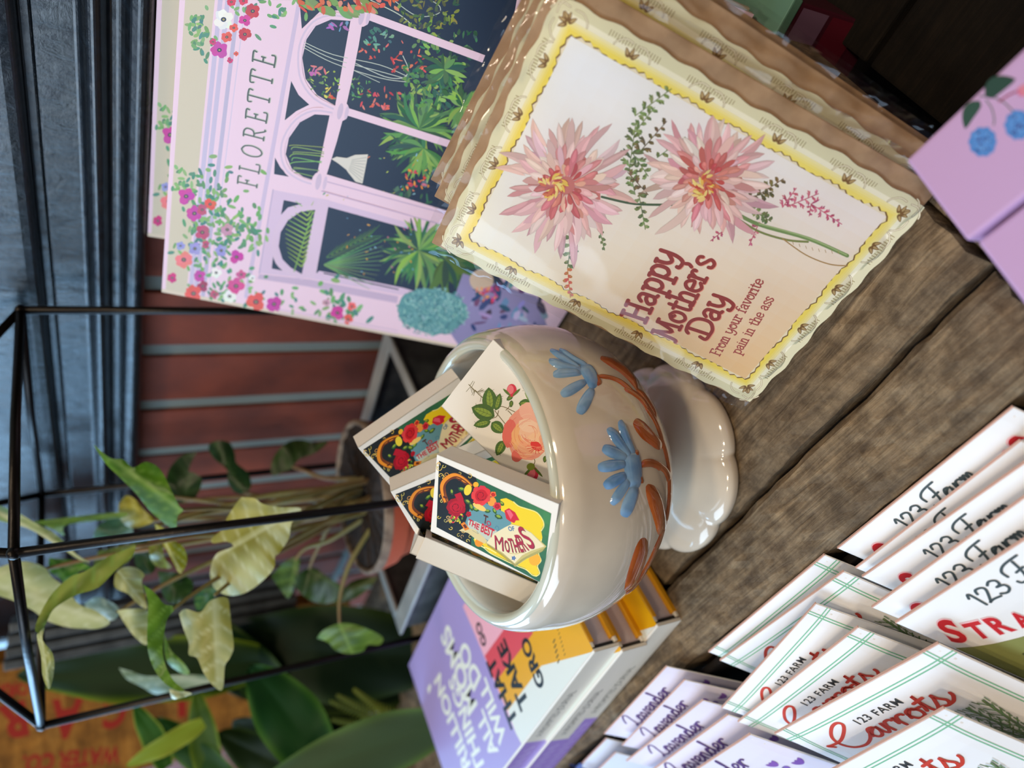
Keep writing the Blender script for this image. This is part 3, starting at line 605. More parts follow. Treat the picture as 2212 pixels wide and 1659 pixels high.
def rose_art():
    a = Art(MR, origin=(0, 0, RTk/2)); a.px = True
    def z(*pts): return [(780+x/4.609, 700+y/4.609) for x, y in pts]
    rg = random.Random(11)
    def leaf(p0, p1, w, c=(70, 110, 40)):
        p0, p1 = z(p0)[0], z(p1)[0]; a.petal(p0, p1, w/4.6, c, fat=.6); d = (p1[0]-p0[0], p1[1]-p0[1]); nn = (-d[1], d[0])
        a.petal((p0[0]+d[0]*.1, p0[1]+d[1]*.1), (p0[0]+d[0]*.9, p0[1]+d[1]*.9), w/11, (140, 168, 60), fat=.6)
        for k in range(1, 6):
            q = (p0[0]+d[0]*k/6.5, p0[1]+d[1]*k/6.5)
            for s_ in (-1, 1): a.stroke([q, (q[0]+d[0]*.13+nn[0]*.22*s_, q[1]+d[1]*.13+nn[1]*.22*s_)], .5, (44, 78, 28), sm=0, cap=False)
        a.stroke([p0, p1], .7, (50, 84, 30), sm=0, cap=False)
    st = (110, 96, 50)
    for q in (((1070, 600), (1130, 660), (1240, 760), (1300, 800)), ((1330, 850), (1400, 820), (1500, 860), (1560, 890)), ((1440, 860), (1470, 830), (1500, 770)), ((1460, 860), (1490, 890), (1520, 930)), ((1330, 860), (1360, 900), (1440, 1000)), ((1370, 860), (1350, 920), (1300, 940)), ((1700, 1300), (1730, 1360), (1720, 1400))): a.stroke(z(*q), 1.5, st, cap=False)
    for k in range(14):
        x, y = rg.uniform(1080, 1200), 0; y = 600+(x-1060)*.75+rg.uniform(-10, 10); an = rg.uniform(-1.2, 2.4); a.stroke(z((x, y), (x+60*math.cos(an), y+60*math.sin(an))), .9, (96, 90, 44), sm=0, cap=False)
    leaf((1290, 870), (1270, 630), 75); leaf((1340, 860), (1385, 690), 40); leaf((1330, 920), (1100, 830), 85, (66, 104, 38)); leaf((1290, 970), (1120, 1010), 45); leaf((1300, 980), (1420, 1080), 60); leaf((1790, 800), (1630, 610), 70, (110, 150, 40)); leaf((1690, 800), (1570, 790), 50)
    leaf((1420, 1160), (1350, 1310), 50); leaf((1900, 1250), (1950, 1340), 40); leaf((1840, 1310), (1825, 1380), 22); leaf((1510, 710), (1450, 760), 22); leaf((1500, 760), (1490, 830), 20)
    pk, pl, ps = (240, 160, 140), (248, 200, 170), (232, 110, 100)
    for c, rx, ry, col, ro in (((1680, 1080), 250, 290, pk, .3), ((1480, 1090), 75, 150, ps, .1), ((1700, 880), 140, 100, (246, 186, 166), .4), ((1820, 1000), 80, 110, pk, .2), ((1560, 1300), 60, 80, ps, .5), ((1620, 1120), 130, 170, (248, 188, 130), .3), ((1720, 1080), 150, 110, pl, .1), ((1760, 1180), 130, 110, (250, 206, 168), -.3), ((1660, 1010), 100, 70, (250, 212, 186), .3), ((1840, 1150), 70, 90, (244, 170, 140), 0), ((1640, 1240), 90, 100, (246, 176, 140), .4)):
        a.ell(z(c)[0], rx/4.6/1.05, ry/4.6/1.05, col, ro, n=22, wob=.05)
    for k in range(46):
        an = rg.uniform(0, 6.28); r = rg.uniform(40, 230); x, y = 1680+r*math.cos(an)*.9, 1090+r*math.sin(an); L_ = rg.uniform(30, 80)
        a.stroke(z((x-L_*math.sin(an), y+L_*math.cos(an)), (x+14*math.cos(an), y+14*math.sin(an)), (x+L_*math.sin(an), y-L_*math.cos(an))), rg.uniform(.5, 1.1), rg.choice(((232, 120, 96), (252, 222, 196), (226, 100, 90), (250, 200, 160))), sm=3, cap=False)
    a.ell(z((1745, 1215))[0], 14, 9, (228, 50, 50), .5, wob=.1)
    for k in range(16):
        an = rg.uniform(0, 6.28); a.stroke(z((1745, 1225), (1745+95*math.cos(an), 1225+70*math.sin(an))), .9, rg.choice(((210, 30, 40), (246, 150, 120))), sm=0, cap=False)
    for c, r in (((1500, 660), 58), ((1710, 1490), 66)):
        a.ell(z(c)[0], r/4.6*.85, r/4.6*1.1, (214, 40, 70)); a.ell(z((c[0]-12, c[1]-8))[0], r/8, r/6, (238, 120, 130))
        for s_ in (-1, 1): a.petal(z((c[0]+s_*8, c[1]+r*(1 if c[1] < 900 else -1)))[0], z((c[0]+s_*r*1.5, c[1]-r*(.3 if c[1] < 900 else -.5)))[0], 2.8, (90, 120, 44))
    a.ell(z((1690, 1420))[0], 9, 8, (140, 160, 50))
    return a.mesh()
matchbox('plain cream matchbox with a large pink rose, leaning at the right inside the bowl', MR, rose_art(), L=RL, W=RW, T=RTk)

# ================================================================== GREETING CARDS
CW, CH = .1210, .1690
def card_pose(dx=0.0, dback=0.0, dz=0.0, twist=0.0):
    M = pose((.022, .2125, .0076), rad(-33.3), rad(7.3), rad(-46.9)); return M @ Matrix.Translation((dx, dback, dz)) @ Matrix.Rotation(rad(twist), 4, 'Y')
MC = card_pose()
def lace_outline(x0, x1, z0, z1, amp=.0011, n=9):
    pts = []
    def side(a, b, nn, k):
        a = Vector(a); b = Vector(b)
        for i in range(k*6):
            t = i/(k*6); pts.append(tuple(a+(b-a)*t+nn*(amp*(0.5+0.5*math.cos(2*math.pi*t*k+math.pi))+amp*.8*(math.sin(math.pi*t*2)**2))))
    side((x0, z0), (x1, z0), Vector((0, -1)), n-2); side((x1, z0), (x1, z1), Vector((1, 0)), n+1); side((x1, z1), (x0, z1), Vector((0, 1)), n-2); side((x0, z1), (x0, z0), Vector((-1, 0)), n+1)
    return pts
KX, KZ0, KZ1 = .0555, .0010, .1636        # the card, centred; the envelope shows more at the right
KXO = .0030
def mixr(a, b, t): return tuple(a[k]+(b[k]-a[k])*t for k in range(3))
def card_border(a, full=True):
    """die-cut lace border: ridge, hatching, yellow band and zig-zag inner edge"""
    br = (126, 92, 48)
    a.O = a.O+a.U*KXO
    a.poly(lace_outline(-KX, KX, KZ0, KZ1), (226, 220, 184))
    i1 = .0032; rg = random.Random(2)
    ix0, ix1, iz0, iz1 = -KX+i1, KX-i1, KZ0+i1, KZ1-i1
    a.poly([(ix0+.0, iz0), (ix1, iz0), (ix1, iz1), (ix0, iz1)], (246, 240, 214))
    i2 = .0052
    a.grad([(-KX+i2, KZ0+i2), (KX-i2, KZ0+i2), (KX-i2, KZ1-i2), (-KX+i2, KZ1-i2)], [(248, 214, 70), (244, 226, 120), (244, 230, 130), (246, 222, 96)], 8)
    for kk in range(4):
        o_ = i2+.0009*kk; cc_ = [mixr((246, 240, 214), (246, 222, 90), (kk+1)/4)]*4; a.grad([(-KX+o_, KZ0+o_), (KX-o_, KZ0+o_), (KX-o_, KZ1-o_), (-KX+o_, KZ1-o_)], [cc_[0], mixr(cc_[0], (244, 230, 150), .5), cc_[0], mixr(cc_[0], (250, 206, 60), .3)], 6)
    sides = [((-KX, KZ0), (KX, KZ0), (0, 1)), ((KX, KZ0), (KX, KZ1), (-1, 0)), ((KX, KZ1), (-KX, KZ1), (0, -1)), ((-KX, KZ1), (-KX, KZ0), (1, 0))]
    for p, q, nn in sides:
        p = Vector(p); q = Vector(q); nn = Vector(nn); L = (q-p).length; d = (q-p)/L; n = int(L/.00115)
        for k in range(n):
            t = k/n*L; m = (t/L*5) % 1
            if t < .011 or t > L-.011 or abs(m-.5) < .17: continue
            ww = .0016+.0010*abs(math.sin(t*430)); o_ = p+d*t+nn*.0010; a.stroke([tuple(o_), tuple(o_+nn*ww)], .00028, (150, 128, 78), sm=0, cap=False)
        for k in range(6):        # fans of three cut-outs
            c = p+d*(L*k/5 if 0 < k < 5 else (.0062 if k == 0 else L-.0062))+nn*(.0066)
            for f_ in (-1, 0, 1):
                vv = (-nn*1+d*f_*.8).normalized(); b_ = c+nn*.0006; a.petal(tuple(b_+vv*.0008), tuple(b_+vv*.0046), .00085, br, fat=.75); a.petal(tuple(b_+vv*.0018), tuple(b_+vv*.0042), .00045, (188, 160, 110), fat=.75)
            if 0 < k < 5 or True:
                c2 = c-nn*.0052
                for s_ in (-1, 1): a.stroke([tuple(c2+d*s_*.0012), tuple(c2+d*s_*.0042-nn*.0001), tuple(c2+d*s_*.0068+nn*.0018), tuple(c2+d*s_*.0075+nn*.0034)], .0007, (150, 118, 66), sm=3); a.stroke([tuple(c2+d*s_*.0012), tuple(c2+d*s_*.0042-nn*.0001), tuple(c2+d*s_*.0068+nn*.0018), tuple(c2+d*s_*.0075+nn*.0034)], .0004, (244, 238, 210), sm=3)
    i3 = .0092; pts = []
    x0, x1, z0, z1 = -KX+i3, KX-i3, KZ0+i3, KZ1-i3
    def zig(a_, b_, nn):
        a_ = Vector(a_); b_ = Vector(b_); L = (b_-a_).length; n = int(L/.0019)
        for k in range(n): pts.append(tuple(a_+(b_-a_)*(k/n)+nn*((.00055 if k % 2 else -.00035)+.0007*math.sin(k*.55)+rg.uniform(-.0002, .0002))))
    zig((x0, z0), (x1, z0), Vector((0, -1))); zig((x1, z0), (x1, z1), Vector((1, 0))); zig((x1, z1), (x0, z1), Vector((0, 1))); zig((x0, z1), (x0, z0), Vector((-1, 0)))
    a.poly(pts, br); c = Vector(((x0+x1)/2, (z0+z1)/2))
    inner = [tuple(c+(Vector(p)-c)*.992) for p in pts]; a.poly(inner, (240, 226, 196))
    return x0+.0006, x1-.0006, z0+.0006, z1-.0006
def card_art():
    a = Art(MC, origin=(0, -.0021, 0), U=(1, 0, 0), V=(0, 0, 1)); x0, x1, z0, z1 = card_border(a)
    a.grad([(x0, z0), (x1, z0), (x1, z1), (x0, z1)], [(236, 196, 142), (242, 232, 224), (244, 243, 244), (244, 238, 224)], 16)  # warm light at the lower left is painted into the panel colour
    a.px = True; rg = random.Random(4)
    def fern(p0, p1, n, L, cols, w=3.5):
        p0 = Vector(p0); p1 = Vector(p1); d = p1-p0; a.stroke([tuple(p0), tuple(p1)], 2.0, rnd(cols[0], 8), sm=0)
        for k in range(n):
            t = k/n; q = p0+d*t; s_ = 1 if k % 2 else -1; an = math.atan2(d.y, d.x)+s_*rg.uniform(.5, 1.1); l_ = L*(1-.45*t)*rg.uniform(.6, 1.1)
            e = q+Vector((math.cos(an), math.sin(an)))*l_; a.petal(tuple(q), tuple(e), w, rnd(rg.choice(cols), 10))
            for m in (.35, .65):
                q2 = q+(e-q)*m; a.petal(tuple(q2), tuple(q2+Vector((math.cos(an+.8*s_), math.sin(an+.8*s_)))*l_*.45), w*.7, rnd(rg.choice(cols), 10))
    gr = [(112, 128, 72), (140, 156, 96), (98, 110, 64)]; brg = [(112, 96, 56), (132, 112, 64), (92, 84, 48)]
    fern((1372, 420), (1356, 345), 9, 24, gr); fern((1360, 360), (1374, 262), 11, 28, gr); fern((1366, 292), (1414, 232), 8, 24, gr); fern((1372, 250), (1450, 192), 9, 26, gr); fern((1380, 330), (1440, 262), 9, 24, brg)
    fern((1400, 420), (1356, 372), 6, 22, brg); fern((1380, 420), (1394, 495), 9, 22, gr); fern((1366, 330), (1400, 380), 8, 24, gr); fern((1420, 340), (1480, 296), 6, 16, gr); fern((1640, 420), (1692, 386), 8, 22, brg); fern((1600, 430), (1670, 414), 8, 24, brg); fern((1620, 450), (1665, 478), 9, 22, gr)
    fern((1236, 500), (1226, 580), 9, 24, gr); fern((1226, 580), (1232, 642), 9, 16, [(206, 120, 60), (214, 96, 70), (190, 130, 50)]); fern((1296, 500), (1306, 540), 6, 12, gr)
    pkf = [(198, 92, 116), (212, 120, 140), (176, 76, 104)]
    fern((1690, 448), (1720, 406), 7, 18, pkf, 2.2); fern((1700, 446), (1768, 418), 9, 22, pkf, 2.2); fern((1752, 440), (1818, 484), 10, 20, pkf, 2.2); fern((1752, 440), (1748, 466), 5, 14, pkf, 2.2); fern((1640, 480), (1618, 530), 7, 14, pkf, 2.4); fern((1560, 500), (1535, 520), 5, 12, pkf, 2)
    a.stroke([(1300, 425), (1370, 440), (1450, 442)], 5, (72, 92, 58)); a.stroke([(1580, 455), (1640, 485), (1745, 515), (1830, 552)], 8, (120, 146, 84)); a.stroke([(1640, 483), (1745, 513), (1828, 550)], 3, (160, 180, 120)); a.stroke([(1590, 470), (1640, 500), (1700, 518), (1745, 522)], 4.5, (128, 136, 74)); a.stroke([(1690, 515), (1740, 550), (1790, 570), (1830, 574)], 2.4, (176, 138, 80))
    for k in range(9): a.stroke([(1700+k*14, 522+k*6-.35*k*k), (1698+k*14, 516+k*6-.35*k*k)], 1.2, (176, 138, 80), sm=0)
    def mum(c, r, n, core, seed, stretch=(1, 1)):
        g = random.Random(seed); a.ell(c, r*.5, r*.5, (206, 120, 110), wob=.1)
        for ring, (rr, cols, w) in enumerate(((1.0, ((214, 170, 164), (206, 158, 154), (226, 190, 180)), 7.5), (.84, ((226, 184, 176), (220, 166, 162), (236, 206, 196)), 7.5), (.66, ((232, 190, 180), (212, 140, 136), (240, 214, 202)), 7), (.48, ((216, 130, 124), (236, 196, 184), (200, 100, 96)), 6), (.32, ((196, 84, 80), (224, 140, 120), (232, 180, 150)), 4.5))):
            m = int(n*(1-.09*ring))
            for k in range(m):
                an = 2*math.pi*(k+g.uniform(-.25, .25))/m+ring*.4; L_ = r*rr*g.uniform(.74, 1.12); p0 = (c[0]+r*.12*math.cos(an), c[1]+r*.12*math.sin(an)); p1 = (c[0]+L_*math.cos(an)*stretch[0], c[1]+L_*math.sin(an)*stretch[1])
                bd = g.uniform(-.12, .12); col = rnd(g.choice(cols), 9); ww = w*g.uniform(.8, 1.25)
                a.petal(p0, p1, ww+.7, tuple(int(v*.86) for v in col), bd, .34); a.petal(p0, p1, ww, col, bd, .34)
                if g.random() < .7: a.petal((p0[0]*.5+p1[0]*.5, p0[1]*.5+p1[1]*.5), (p0[0]*.06+p1[0]*.94, p0[1]*.06+p1[1]*.94), ww*.5, tuple(min(255, v+16) for v in col), bd*.4, .7)
        for k in range(46):
            an = g.uniform(0, 6.28); q = (core[0]+g.uniform(0, 26)*math.cos(an), core[1]+g.uniform(0, 26)*math.sin(an)); a.petal(q, (q[0]+18*math.cos(an+1.2), q[1]+18*math.sin(an+1.2)), 3.0, rnd(g.choice(((238, 200, 84), (220, 120, 70), (196, 80, 60), (244, 220, 130))), 8))
    mum((1222, 400), 155, 30, (1194, 398), 7, (.95, 1.08)); mum((1528, 385), 150, 30, (1522, 402), 9, (1.02, 1.0))
    for c_, o_ in (((226, 140, 116), (1.6, 1.2)), ((150, 52, 40), (0, 0))):
        a.glyphs('Happy', SLAB, (1393+o_[0], 697+o_[1]), (1466+o_[0], 546+o_[1]), c_, weight=.23, hs=1.0)
        a.glyphs("Mother's", SLAB, (1455+o_[0], 736+o_[1]), (1548+o_[0], 560+o_[1]), c_, weight=.23, hs=1.05)
        a.glyphs('Day', SLAB, (1529+o_[0], 730+o_[1]), (1577+o_[0], 642+o_[1]), c_, weight=.23, hs=1.0)
    a.glyphs('From your favorite', SLAB, (1554, 769), (1651, 606), (168, 74, 68), weight=.2, hs=1.05); a.glyphs('pain in the ass', SLAB, (1598, 766), (1673, 644), (168, 74, 68), weight=.2, hs=1.05)
    return a.mesh()
def blank_card_art():
    a = Art(MC, origin=(0, -.0021, 0), U=(1, 0, 0), V=(0, 0, 1)); x0, x1, z0, z1 = card_border(a); a.poly([(x0, z0), (x1, z0), (x1, z1), (x0, z1)], (240, 232, 214)); return a.mesh()
def film_mesh(w, z0, z1, y, seed):
    """puffed clear sleeve: two skins meeting at the edges, the top corners pulled out to little tips"""
    rg = random.Random(seed); bm = bmesh.new(); nx, nz = 44, 90; fr = []
    for side in (-1, 1):
        g = []
        for i in range(nx+1):
            row = []
            for j in range(nz+1):
                s_, t = i/nx*2-1, j/nz*2-1; e = (1-abs(s_)**8)*(1-abs(t)**8)
                x = s_*w/2*(1+.006*abs(t)**10); z = (z0+z1)/2+t*(z1-z0)/2
                yy = y+side*(.0034*e**.5 if e > 0 else 0)+.0003*math.sin(9*s_+seed)*math.sin(7*t)*(e > .05)
                if abs(s_) > .90 or abs(t) > .93: yy += .0007*math.sin(24*t+19*s_+seed)+.0002*math.sin(61*t-40*s_)
                row.append(bm.verts.new((x, yy, z)))
            g.append(row)
        for i in range(nx):
            for j in range(nz):
                f_ = (g[i][j], g[i+1][j], g[i+1][j+1], g[i][j+1]); bm.faces.new(f_ if side < 0 else f_[::-1])
    return bm
def greeting_card(label, M, art, seed):
    t = thing('greeting_card', label, 'greeting card', M, "mother's day cards in clear sleeves")
    obj('envelope', box(-CW/2+.0062, CW/2+.0062, -.0006, .0009, .0009, CH-.0009, .0004), 'kraft', t)
    pts = [(x+KXO, z) for x, z in lace_outline(-KX, KX, KZ0, KZ1)]; bm = bmesh.new()
    f_ = bm.faces.new([bm.verts.new((x, -.0020, z)) for x, z in pts]); r = bmesh.ops.extrude_face_region(bm, geom=[f_])
    for v in [v for v in r['geom'] if isinstance(v, bmesh.types.BMVert)]: v.co.y = -.0008
    bmesh.ops.recalc_face_normals(bm, faces=bm.faces[:]); cc = obj('card', bm, 'card_side', t)
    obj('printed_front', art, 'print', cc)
    o = obj('clear_sleeve', film_mesh(CW+.010, .0004, CH+.0036, -.0008, seed), 'clear_film', t, smooth=True); o.location = (.0068, 0, 0); return t
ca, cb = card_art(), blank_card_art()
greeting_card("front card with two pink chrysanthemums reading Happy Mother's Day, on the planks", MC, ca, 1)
greeting_card('kraft-backed card directly behind the front card, lace edge showing above and at right', card_pose(.0095, .0085, .0055, 2.4), cb, 2)
greeting_card('rearmost kraft-backed card of the stack, against the pink picture book', card_pose(.0110, .0165, .0100, 2.8), cb, 3)

# ================================================================== PICTURE BOOKS
LEAN = rad(15)
EUP = math.cos(LEAN)*Vector((0, 0, 1)) + math.sin(LEAN)*NIN      # up the cover
BW, BH, BT = .268, .2527, .0085
def book_pose(s_tl, d_tl, lean, z_tl=None):
    """s, d: where the cover's top-left corner is, along and towards the wall"""
    e = math.cos(lean)*Vector((0, 0, 1)) + math.sin(lean)*NIN; u = -WDIR; n = u.cross(e)
    z = BH*math.cos(lean)+.0025 if z_tl is None else z_tl
    tl = WDIR*s_tl+NIN*d_tl+Vector((0, 0, z)); o = tl-e*BH+u*(BW/2)
    return Matrix(((u.x, e.x, n.x, o.x), (u.y, e.y, n.y, o.y), (u.z, e.z, n.z, o.z), (0, 0, 0, 1)))
MB1 = book_pose(.3665, .35, LEAN)
def florette_art():
    a = Art(MB1, origin=(0, 0, 0)); u0, u1 = -BW/2, BW/2; rg = random.Random(21)
    pink = (244, 208, 220); lil = (206, 190, 212); navy = (36, 50, 70)
    a.poly([(u0, 0), (u1, 0), (u1, BH), (u0, BH)], pink)
    a.px = True
    def H(X0, y): return (X0+(251-X0)*y/2200, y)
    a.poly([H(400, -60), H(464, -60), H(464, 700), H(400, 700)], (216, 200, 172))
    for X0, wd_, c_ in ((476, 10, lil), (492, 10, lil), (515, 9, (196, 182, 204)), (531, 2.5, (222, 200, 218))): a.stroke([H(X0, -60), H(X0, 664)], wd_, c_, sm=0, cap=False)
    a.px = False; a.poly([(u0, 0), (u0+.0030, 0), (u0+.0030, BH), (u0, BH)], (226, 206, 180)); a.px = True
    a.stroke([H(647, -40), H(647, 640)], 9, (214, 190, 212), sm=0)
    # windows
    a.poly([(775, -80), (775, 24), (700, 400), (935, 472), (1030, 500), (1130, -80)], navy)
    a.poly([(640, -80), (652, 62), (692, 24), (775, 20), (775, -80)], navy)
    a.poly([(757, 45), (715, 42), (682, 56), (662, 85), (653, 125), (660, 170), (685, 205), (724, 228)], navy)
    a.poly([(629, 175), (615, 260), (640, 240), (668, 226), (645, 205)], navy)
    a.poly([(712, 249), (680, 247), (648, 264), (624, 298), (617, 333), (630, 364), (655, 382), (682, 391)], navy)
    a.poly([(594, 340), (592, 376), (626, 382), (606, 362)], navy)
    # panel frame and lower openings
    a.poly([(590, 410), (706, 432), (1020, 520), (1100, 620), (1100, 680), (860, 636), (672, 602), (560, 590)], (224, 194, 214))
    a.poly([(706, 446), (925, 506), (1050, 560), (1110, 640), (960, 648), (872, 622), (690, 585), (674, 598)], navy)
    a.poly([(613, 432), (652, 440), (622, 448), (607, 464)], navy); a.poly([(681, 452), (648, 458), (622, 476), (606, 502), (602, 532), (610, 560), (628, 578), (652, 592)], navy); a.poly([(590, 552), (587, 580), (618, 586), (600, 572)], navy)
    a.stroke([(590, 410), (560, 590)], 3, (200, 176, 200), sm=0)
    a.poly([(560, 592), (672, 604), (860, 640), (858, 655), (660, 618), (556, 602)], (206, 178, 200)); a.stroke([(700, 590), (860, 625)], 2.5, navy, sm=0)
    def spiky(c, n, L, w, a0=0, a1=6.28, cols=((70, 120, 74), (100, 150, 80), (48, 90, 66), (140, 176, 84))):
        for k in range(n):
            an = a0+(a1-a0)*rg.random(); l_ = L*rg.uniform(.6, 1.1); a.petal(c, (c[0]+l_*math.cos(an), c[1]+l_*math.sin(an)), w*rg.uniform(.7, 1.2), rnd(rg.choice(cols), 12), rg.uniform(-.15, .15))
    def dabs(box_, n, cols, s0=2, s1=6):
        for k in range(n):
            a.ell((rg.uniform(box_[0], box_[2]), rg.uniform(box_[1], box_[3])), rg.uniform(s0, s1), rg.uniform(s0*.4, s1*.45), rnd(rg.choice(cols), 14), rg.uniform(0, 3.1), n=7, wob=.25)
    gcol = ((70, 120, 74), (100, 150, 80), (48, 90, 66), (150, 176, 84), (60, 110, 90)); red = ((216, 84, 76), (228, 110, 90), (196, 60, 60))
    # palm in the side window
    for k in range(13):
        t = k/12; q = (672-t*14-6, 456+t*120); 
        for s_ in (-1, 1): a.stroke([q, (q[0]-8+s_*(20+14*math.sin(t*3.1)), q[1]-22)], 3.2, rnd((150, 184, 78), 12), sm=0, taper=True, cap=False)
    a.stroke([(676, 456), (634, 590)], 2.5, (130, 170, 80), sm=0)
    # strokes behind the arches
    for k in range(9): a.stroke([(622+rg.uniform(0, 14), 315+k*8), (640, 312+k*8+rg.uniform(-4, 4)), (700, 316+k*8+rg.uniform(-8, 8))], 1.8, rnd((130, 170, 90), 16), cap=False)
    for k in range(3): a.stroke([(655, 90+k*6), (720, 118+k*9), (820, 140+k*14), (880, 165+k*6)], 1.6, (200, 204, 186), cap=False)
    a.stroke([(765, 135), (830, 165), (870, 168), (882, 150), (870, 120)], 1.8, (200, 204, 190), cap=False); a.stroke([(760, 150), (820, 178)], 1.4, (190, 196, 180), sm=0); a.stroke([(850, 0), (900, 34), (945, 30), (950, 14), (930, 0)], 1.8, (190, 196, 176), cap=False); a.stroke([(800, 0), (860, 30), (888, 52)], 2.2, (200, 204, 180), cap=False)
    dabs((662, 150, 735, 215), 44, ((150, 180, 70), (120, 160, 80), (200, 206, 80), (80, 120, 60))); dabs((672, 140, 705, 175), 8, ((206, 100, 160), (220, 120, 120)), 4, 9); dabs((700, 190, 722, 212), 8, ((226, 200, 80), (220, 80, 60)), 3, 6); dabs((690, 45, 750, 66), 9, ((180, 110, 180), (110, 150, 190)), 4, 9)
    dabs((750, 165, 800, 215), 40, gcol); dabs((780, 190, 870, 235), 26, red+((226, 130, 120),), 3, 7); dabs((840, 110, 920, 155), 26, red, 3, 8); dabs((890, 60, 1030, 140), 60, gcol, 4, 10); dabs((870, 140, 990, 210), 90, gcol, 5, 12); dabs((860, 0, 990, 60), 80, ((110, 120, 50), (140, 150, 60), (80, 100, 50), (60, 80, 60)), 4, 9)
    dabs((790, 60, 850, 110), 22, ((90, 140, 130), (70, 120, 100), (120, 170, 140)), 4, 9); dabs((760, 90, 870, 130), 12, red, 3, 6)
    spiky((905, 278), 90, 88, 4.6); spiky((915, 320), 50, 76, 4.4, .6, 3.6); spiky((960, 150), 40, 50, 5); spiky((1000, 230), 40, 52, 5); dabs((900, 190, 980, 250), 30, gcol, 6, 12)
    dabs((700, 400, 900, 430), 6, ((200, 200, 90), (90, 150, 120)), 3, 6); dabs((740, 330, 930, 440), 26, ((200, 200, 90), (90, 150, 120), (220, 120, 80), (150, 180, 200)), 1.5, 4); dabs((870, 365, 925, 410), 26, ((232, 80, 60), (240, 150, 60), (206, 60, 90)), 3, 6); dabs((850, 405, 930, 450), 22, ((50, 90, 70), (70, 110, 80)), 6, 11)
    for k in range(12): t = -0.5+k*.085; a.stroke([(700, 572), (700+140*math.cos(t)*(1-.02*k), 572+140*math.sin(t)*.9)], 3.2, rnd((110, 150, 90), 14), sm=0, taper=True, cap=False)
    for k in range(10): t = k/10; q = (705+100*t, 556-50*t); a.stroke([q, (q[0]+26, q[1]-26)], 2.6, rnd((84, 122, 66), 12), sm=0, taper=True, cap=False); a.stroke([q, (q[0]+34, q[1]-2)], 2.6, rnd((84, 122, 66), 12), sm=0, taper=True, cap=False)
    spiky((905, 540), 100, 88, 4.4); spiky((960, 560), 40, 84, 7, -.6, 2.2, ((60, 96, 50), (80, 110, 56), (50, 80, 60))); dabs((740, 470, 900, 600), 34, ((150, 190, 210), (206, 110, 150), (220, 160, 60), (110, 160, 190)), 1.5, 4)
    # bars of the window
    for q, w in ((((796, 34), (1045, 127)), 17), (((742, 238), (985, 315)), 16), (((690, 388), (1010, 485)), 32)): a.stroke(list(q), w, pink, sm=0, cap=False)
    a.stroke([(706, 392), (1010, 474)], 2.4, (206, 174, 198), sm=0, cap=False); a.stroke([(694, 412), (1010, 500)], 2.4, (206, 174, 198), sm=0, cap=False)
    a.stroke([(780, -80), (777, 30), (736, 240), (690, 396)], 18, pink, sm=3, cap=False); a.stroke([(699, 430), (668, 600)], 26, (226, 196, 214), sm=0, cap=False)
    for arc in (((757, 38), (712, 33), (676, 48), (652, 84), (645, 128), (652, 175), (680, 213), (724, 236)), ((718, 243), (678, 239), (640, 258), (614, 296), (608, 335), (622, 370), (655, 391), (686, 399))):
        a.stroke(list(arc), 14, pink, sm=3, cap=False); a.stroke([(x-1, y) for x, y in arc], 4, (220, 194, 212), sm=3, cap=False)
    a.stroke([(684, 448), (644, 452), (614, 472), (596, 502), (592, 536), (600, 566), (622, 586), (656, 600)], 10, (226, 196, 214), sm=3, cap=False)
    for c in ((783, 36), (737, 240), (690, 392)):
        a.ell(c, 17, 22, pink, .2); a.ell((c[0]-2, c[1]), 6, 18, (214, 188, 206), .2); a.ell((c[0]+12, c[1]+3), 4, 15, (220, 192, 210), .2)
    # pendant lamp
    a.poly([(716, 343), (727, 338), (749, 341), (767, 334), (795, 333), (792, 350), (783, 396), (768, 392), (752, 372), (748, 366), (730, 352)], (226, 216, 200))
    for k in range(8): a.stroke([(753+k, 366-k*3), (782+k*1.4, 392-k*7.5)], 1.2, (176, 170, 158), sm=0, cap=False)
    # roses and leaves over the cornice and down the left side
    def flower(c, r, col, ctr=(50, 56, 84)):
        for k in range(6): an = k*1.05+rg.random(); a.ell((c[0]+r*.5*math.cos(an), c[1]+r*.5*math.sin(an)), r*.62, r*.5, rnd(col, 8), an, wob=.1)
        a.ell(c, r*.3, r*.26, ctr); a.ell(c, r*.13, r*.12, (176, 160, 90))
    lv = ((96, 150, 104), (120, 170, 96), (80, 136, 120), (140, 180, 110))
    def leaves(x0, y0, x1, y1, n, r=7, wid=26):
        for k in range(n):
            t = rg.random(); c = (x0+(x1-x0)*t+rg.gauss(0, wid), y0+(y1-y0)*t+rg.gauss(0, wid)); 
            if Vector(a.P(c)).x < u0+.002 or Vector(a.P(c)).y > BH-.002: continue
            a.ell(c, r*rg.uniform(.7, 1.25), r*.52*rg.uniform(.8, 1.1), rnd(rg.choice(lv), 10), rg.uniform(0, 3.1), n=10)
    leaves(420, 400, 500, 500, 120, 8, 36); leaves(430, 520, 500, 640, 100, 7, 34); leaves(480, 470, 560, 520, 40, 8, 18); leaves(395, 350, 400, 420, 16, 7, 10); leaves(420, 30, 440, 110, 40, 8, 16); leaves(500, 20, 640, 30, 24, 8, 16); leaves(560, 640, 740, 690, 34, 7, 16); leaves(720, 625, 760, 690, 26, 9, 18)
    mg, rs, co, lav, wh, du = (206, 66, 160), (198, 84, 112), (236, 92, 76), (160, 156, 206), (244, 240, 226), (210, 150, 164)
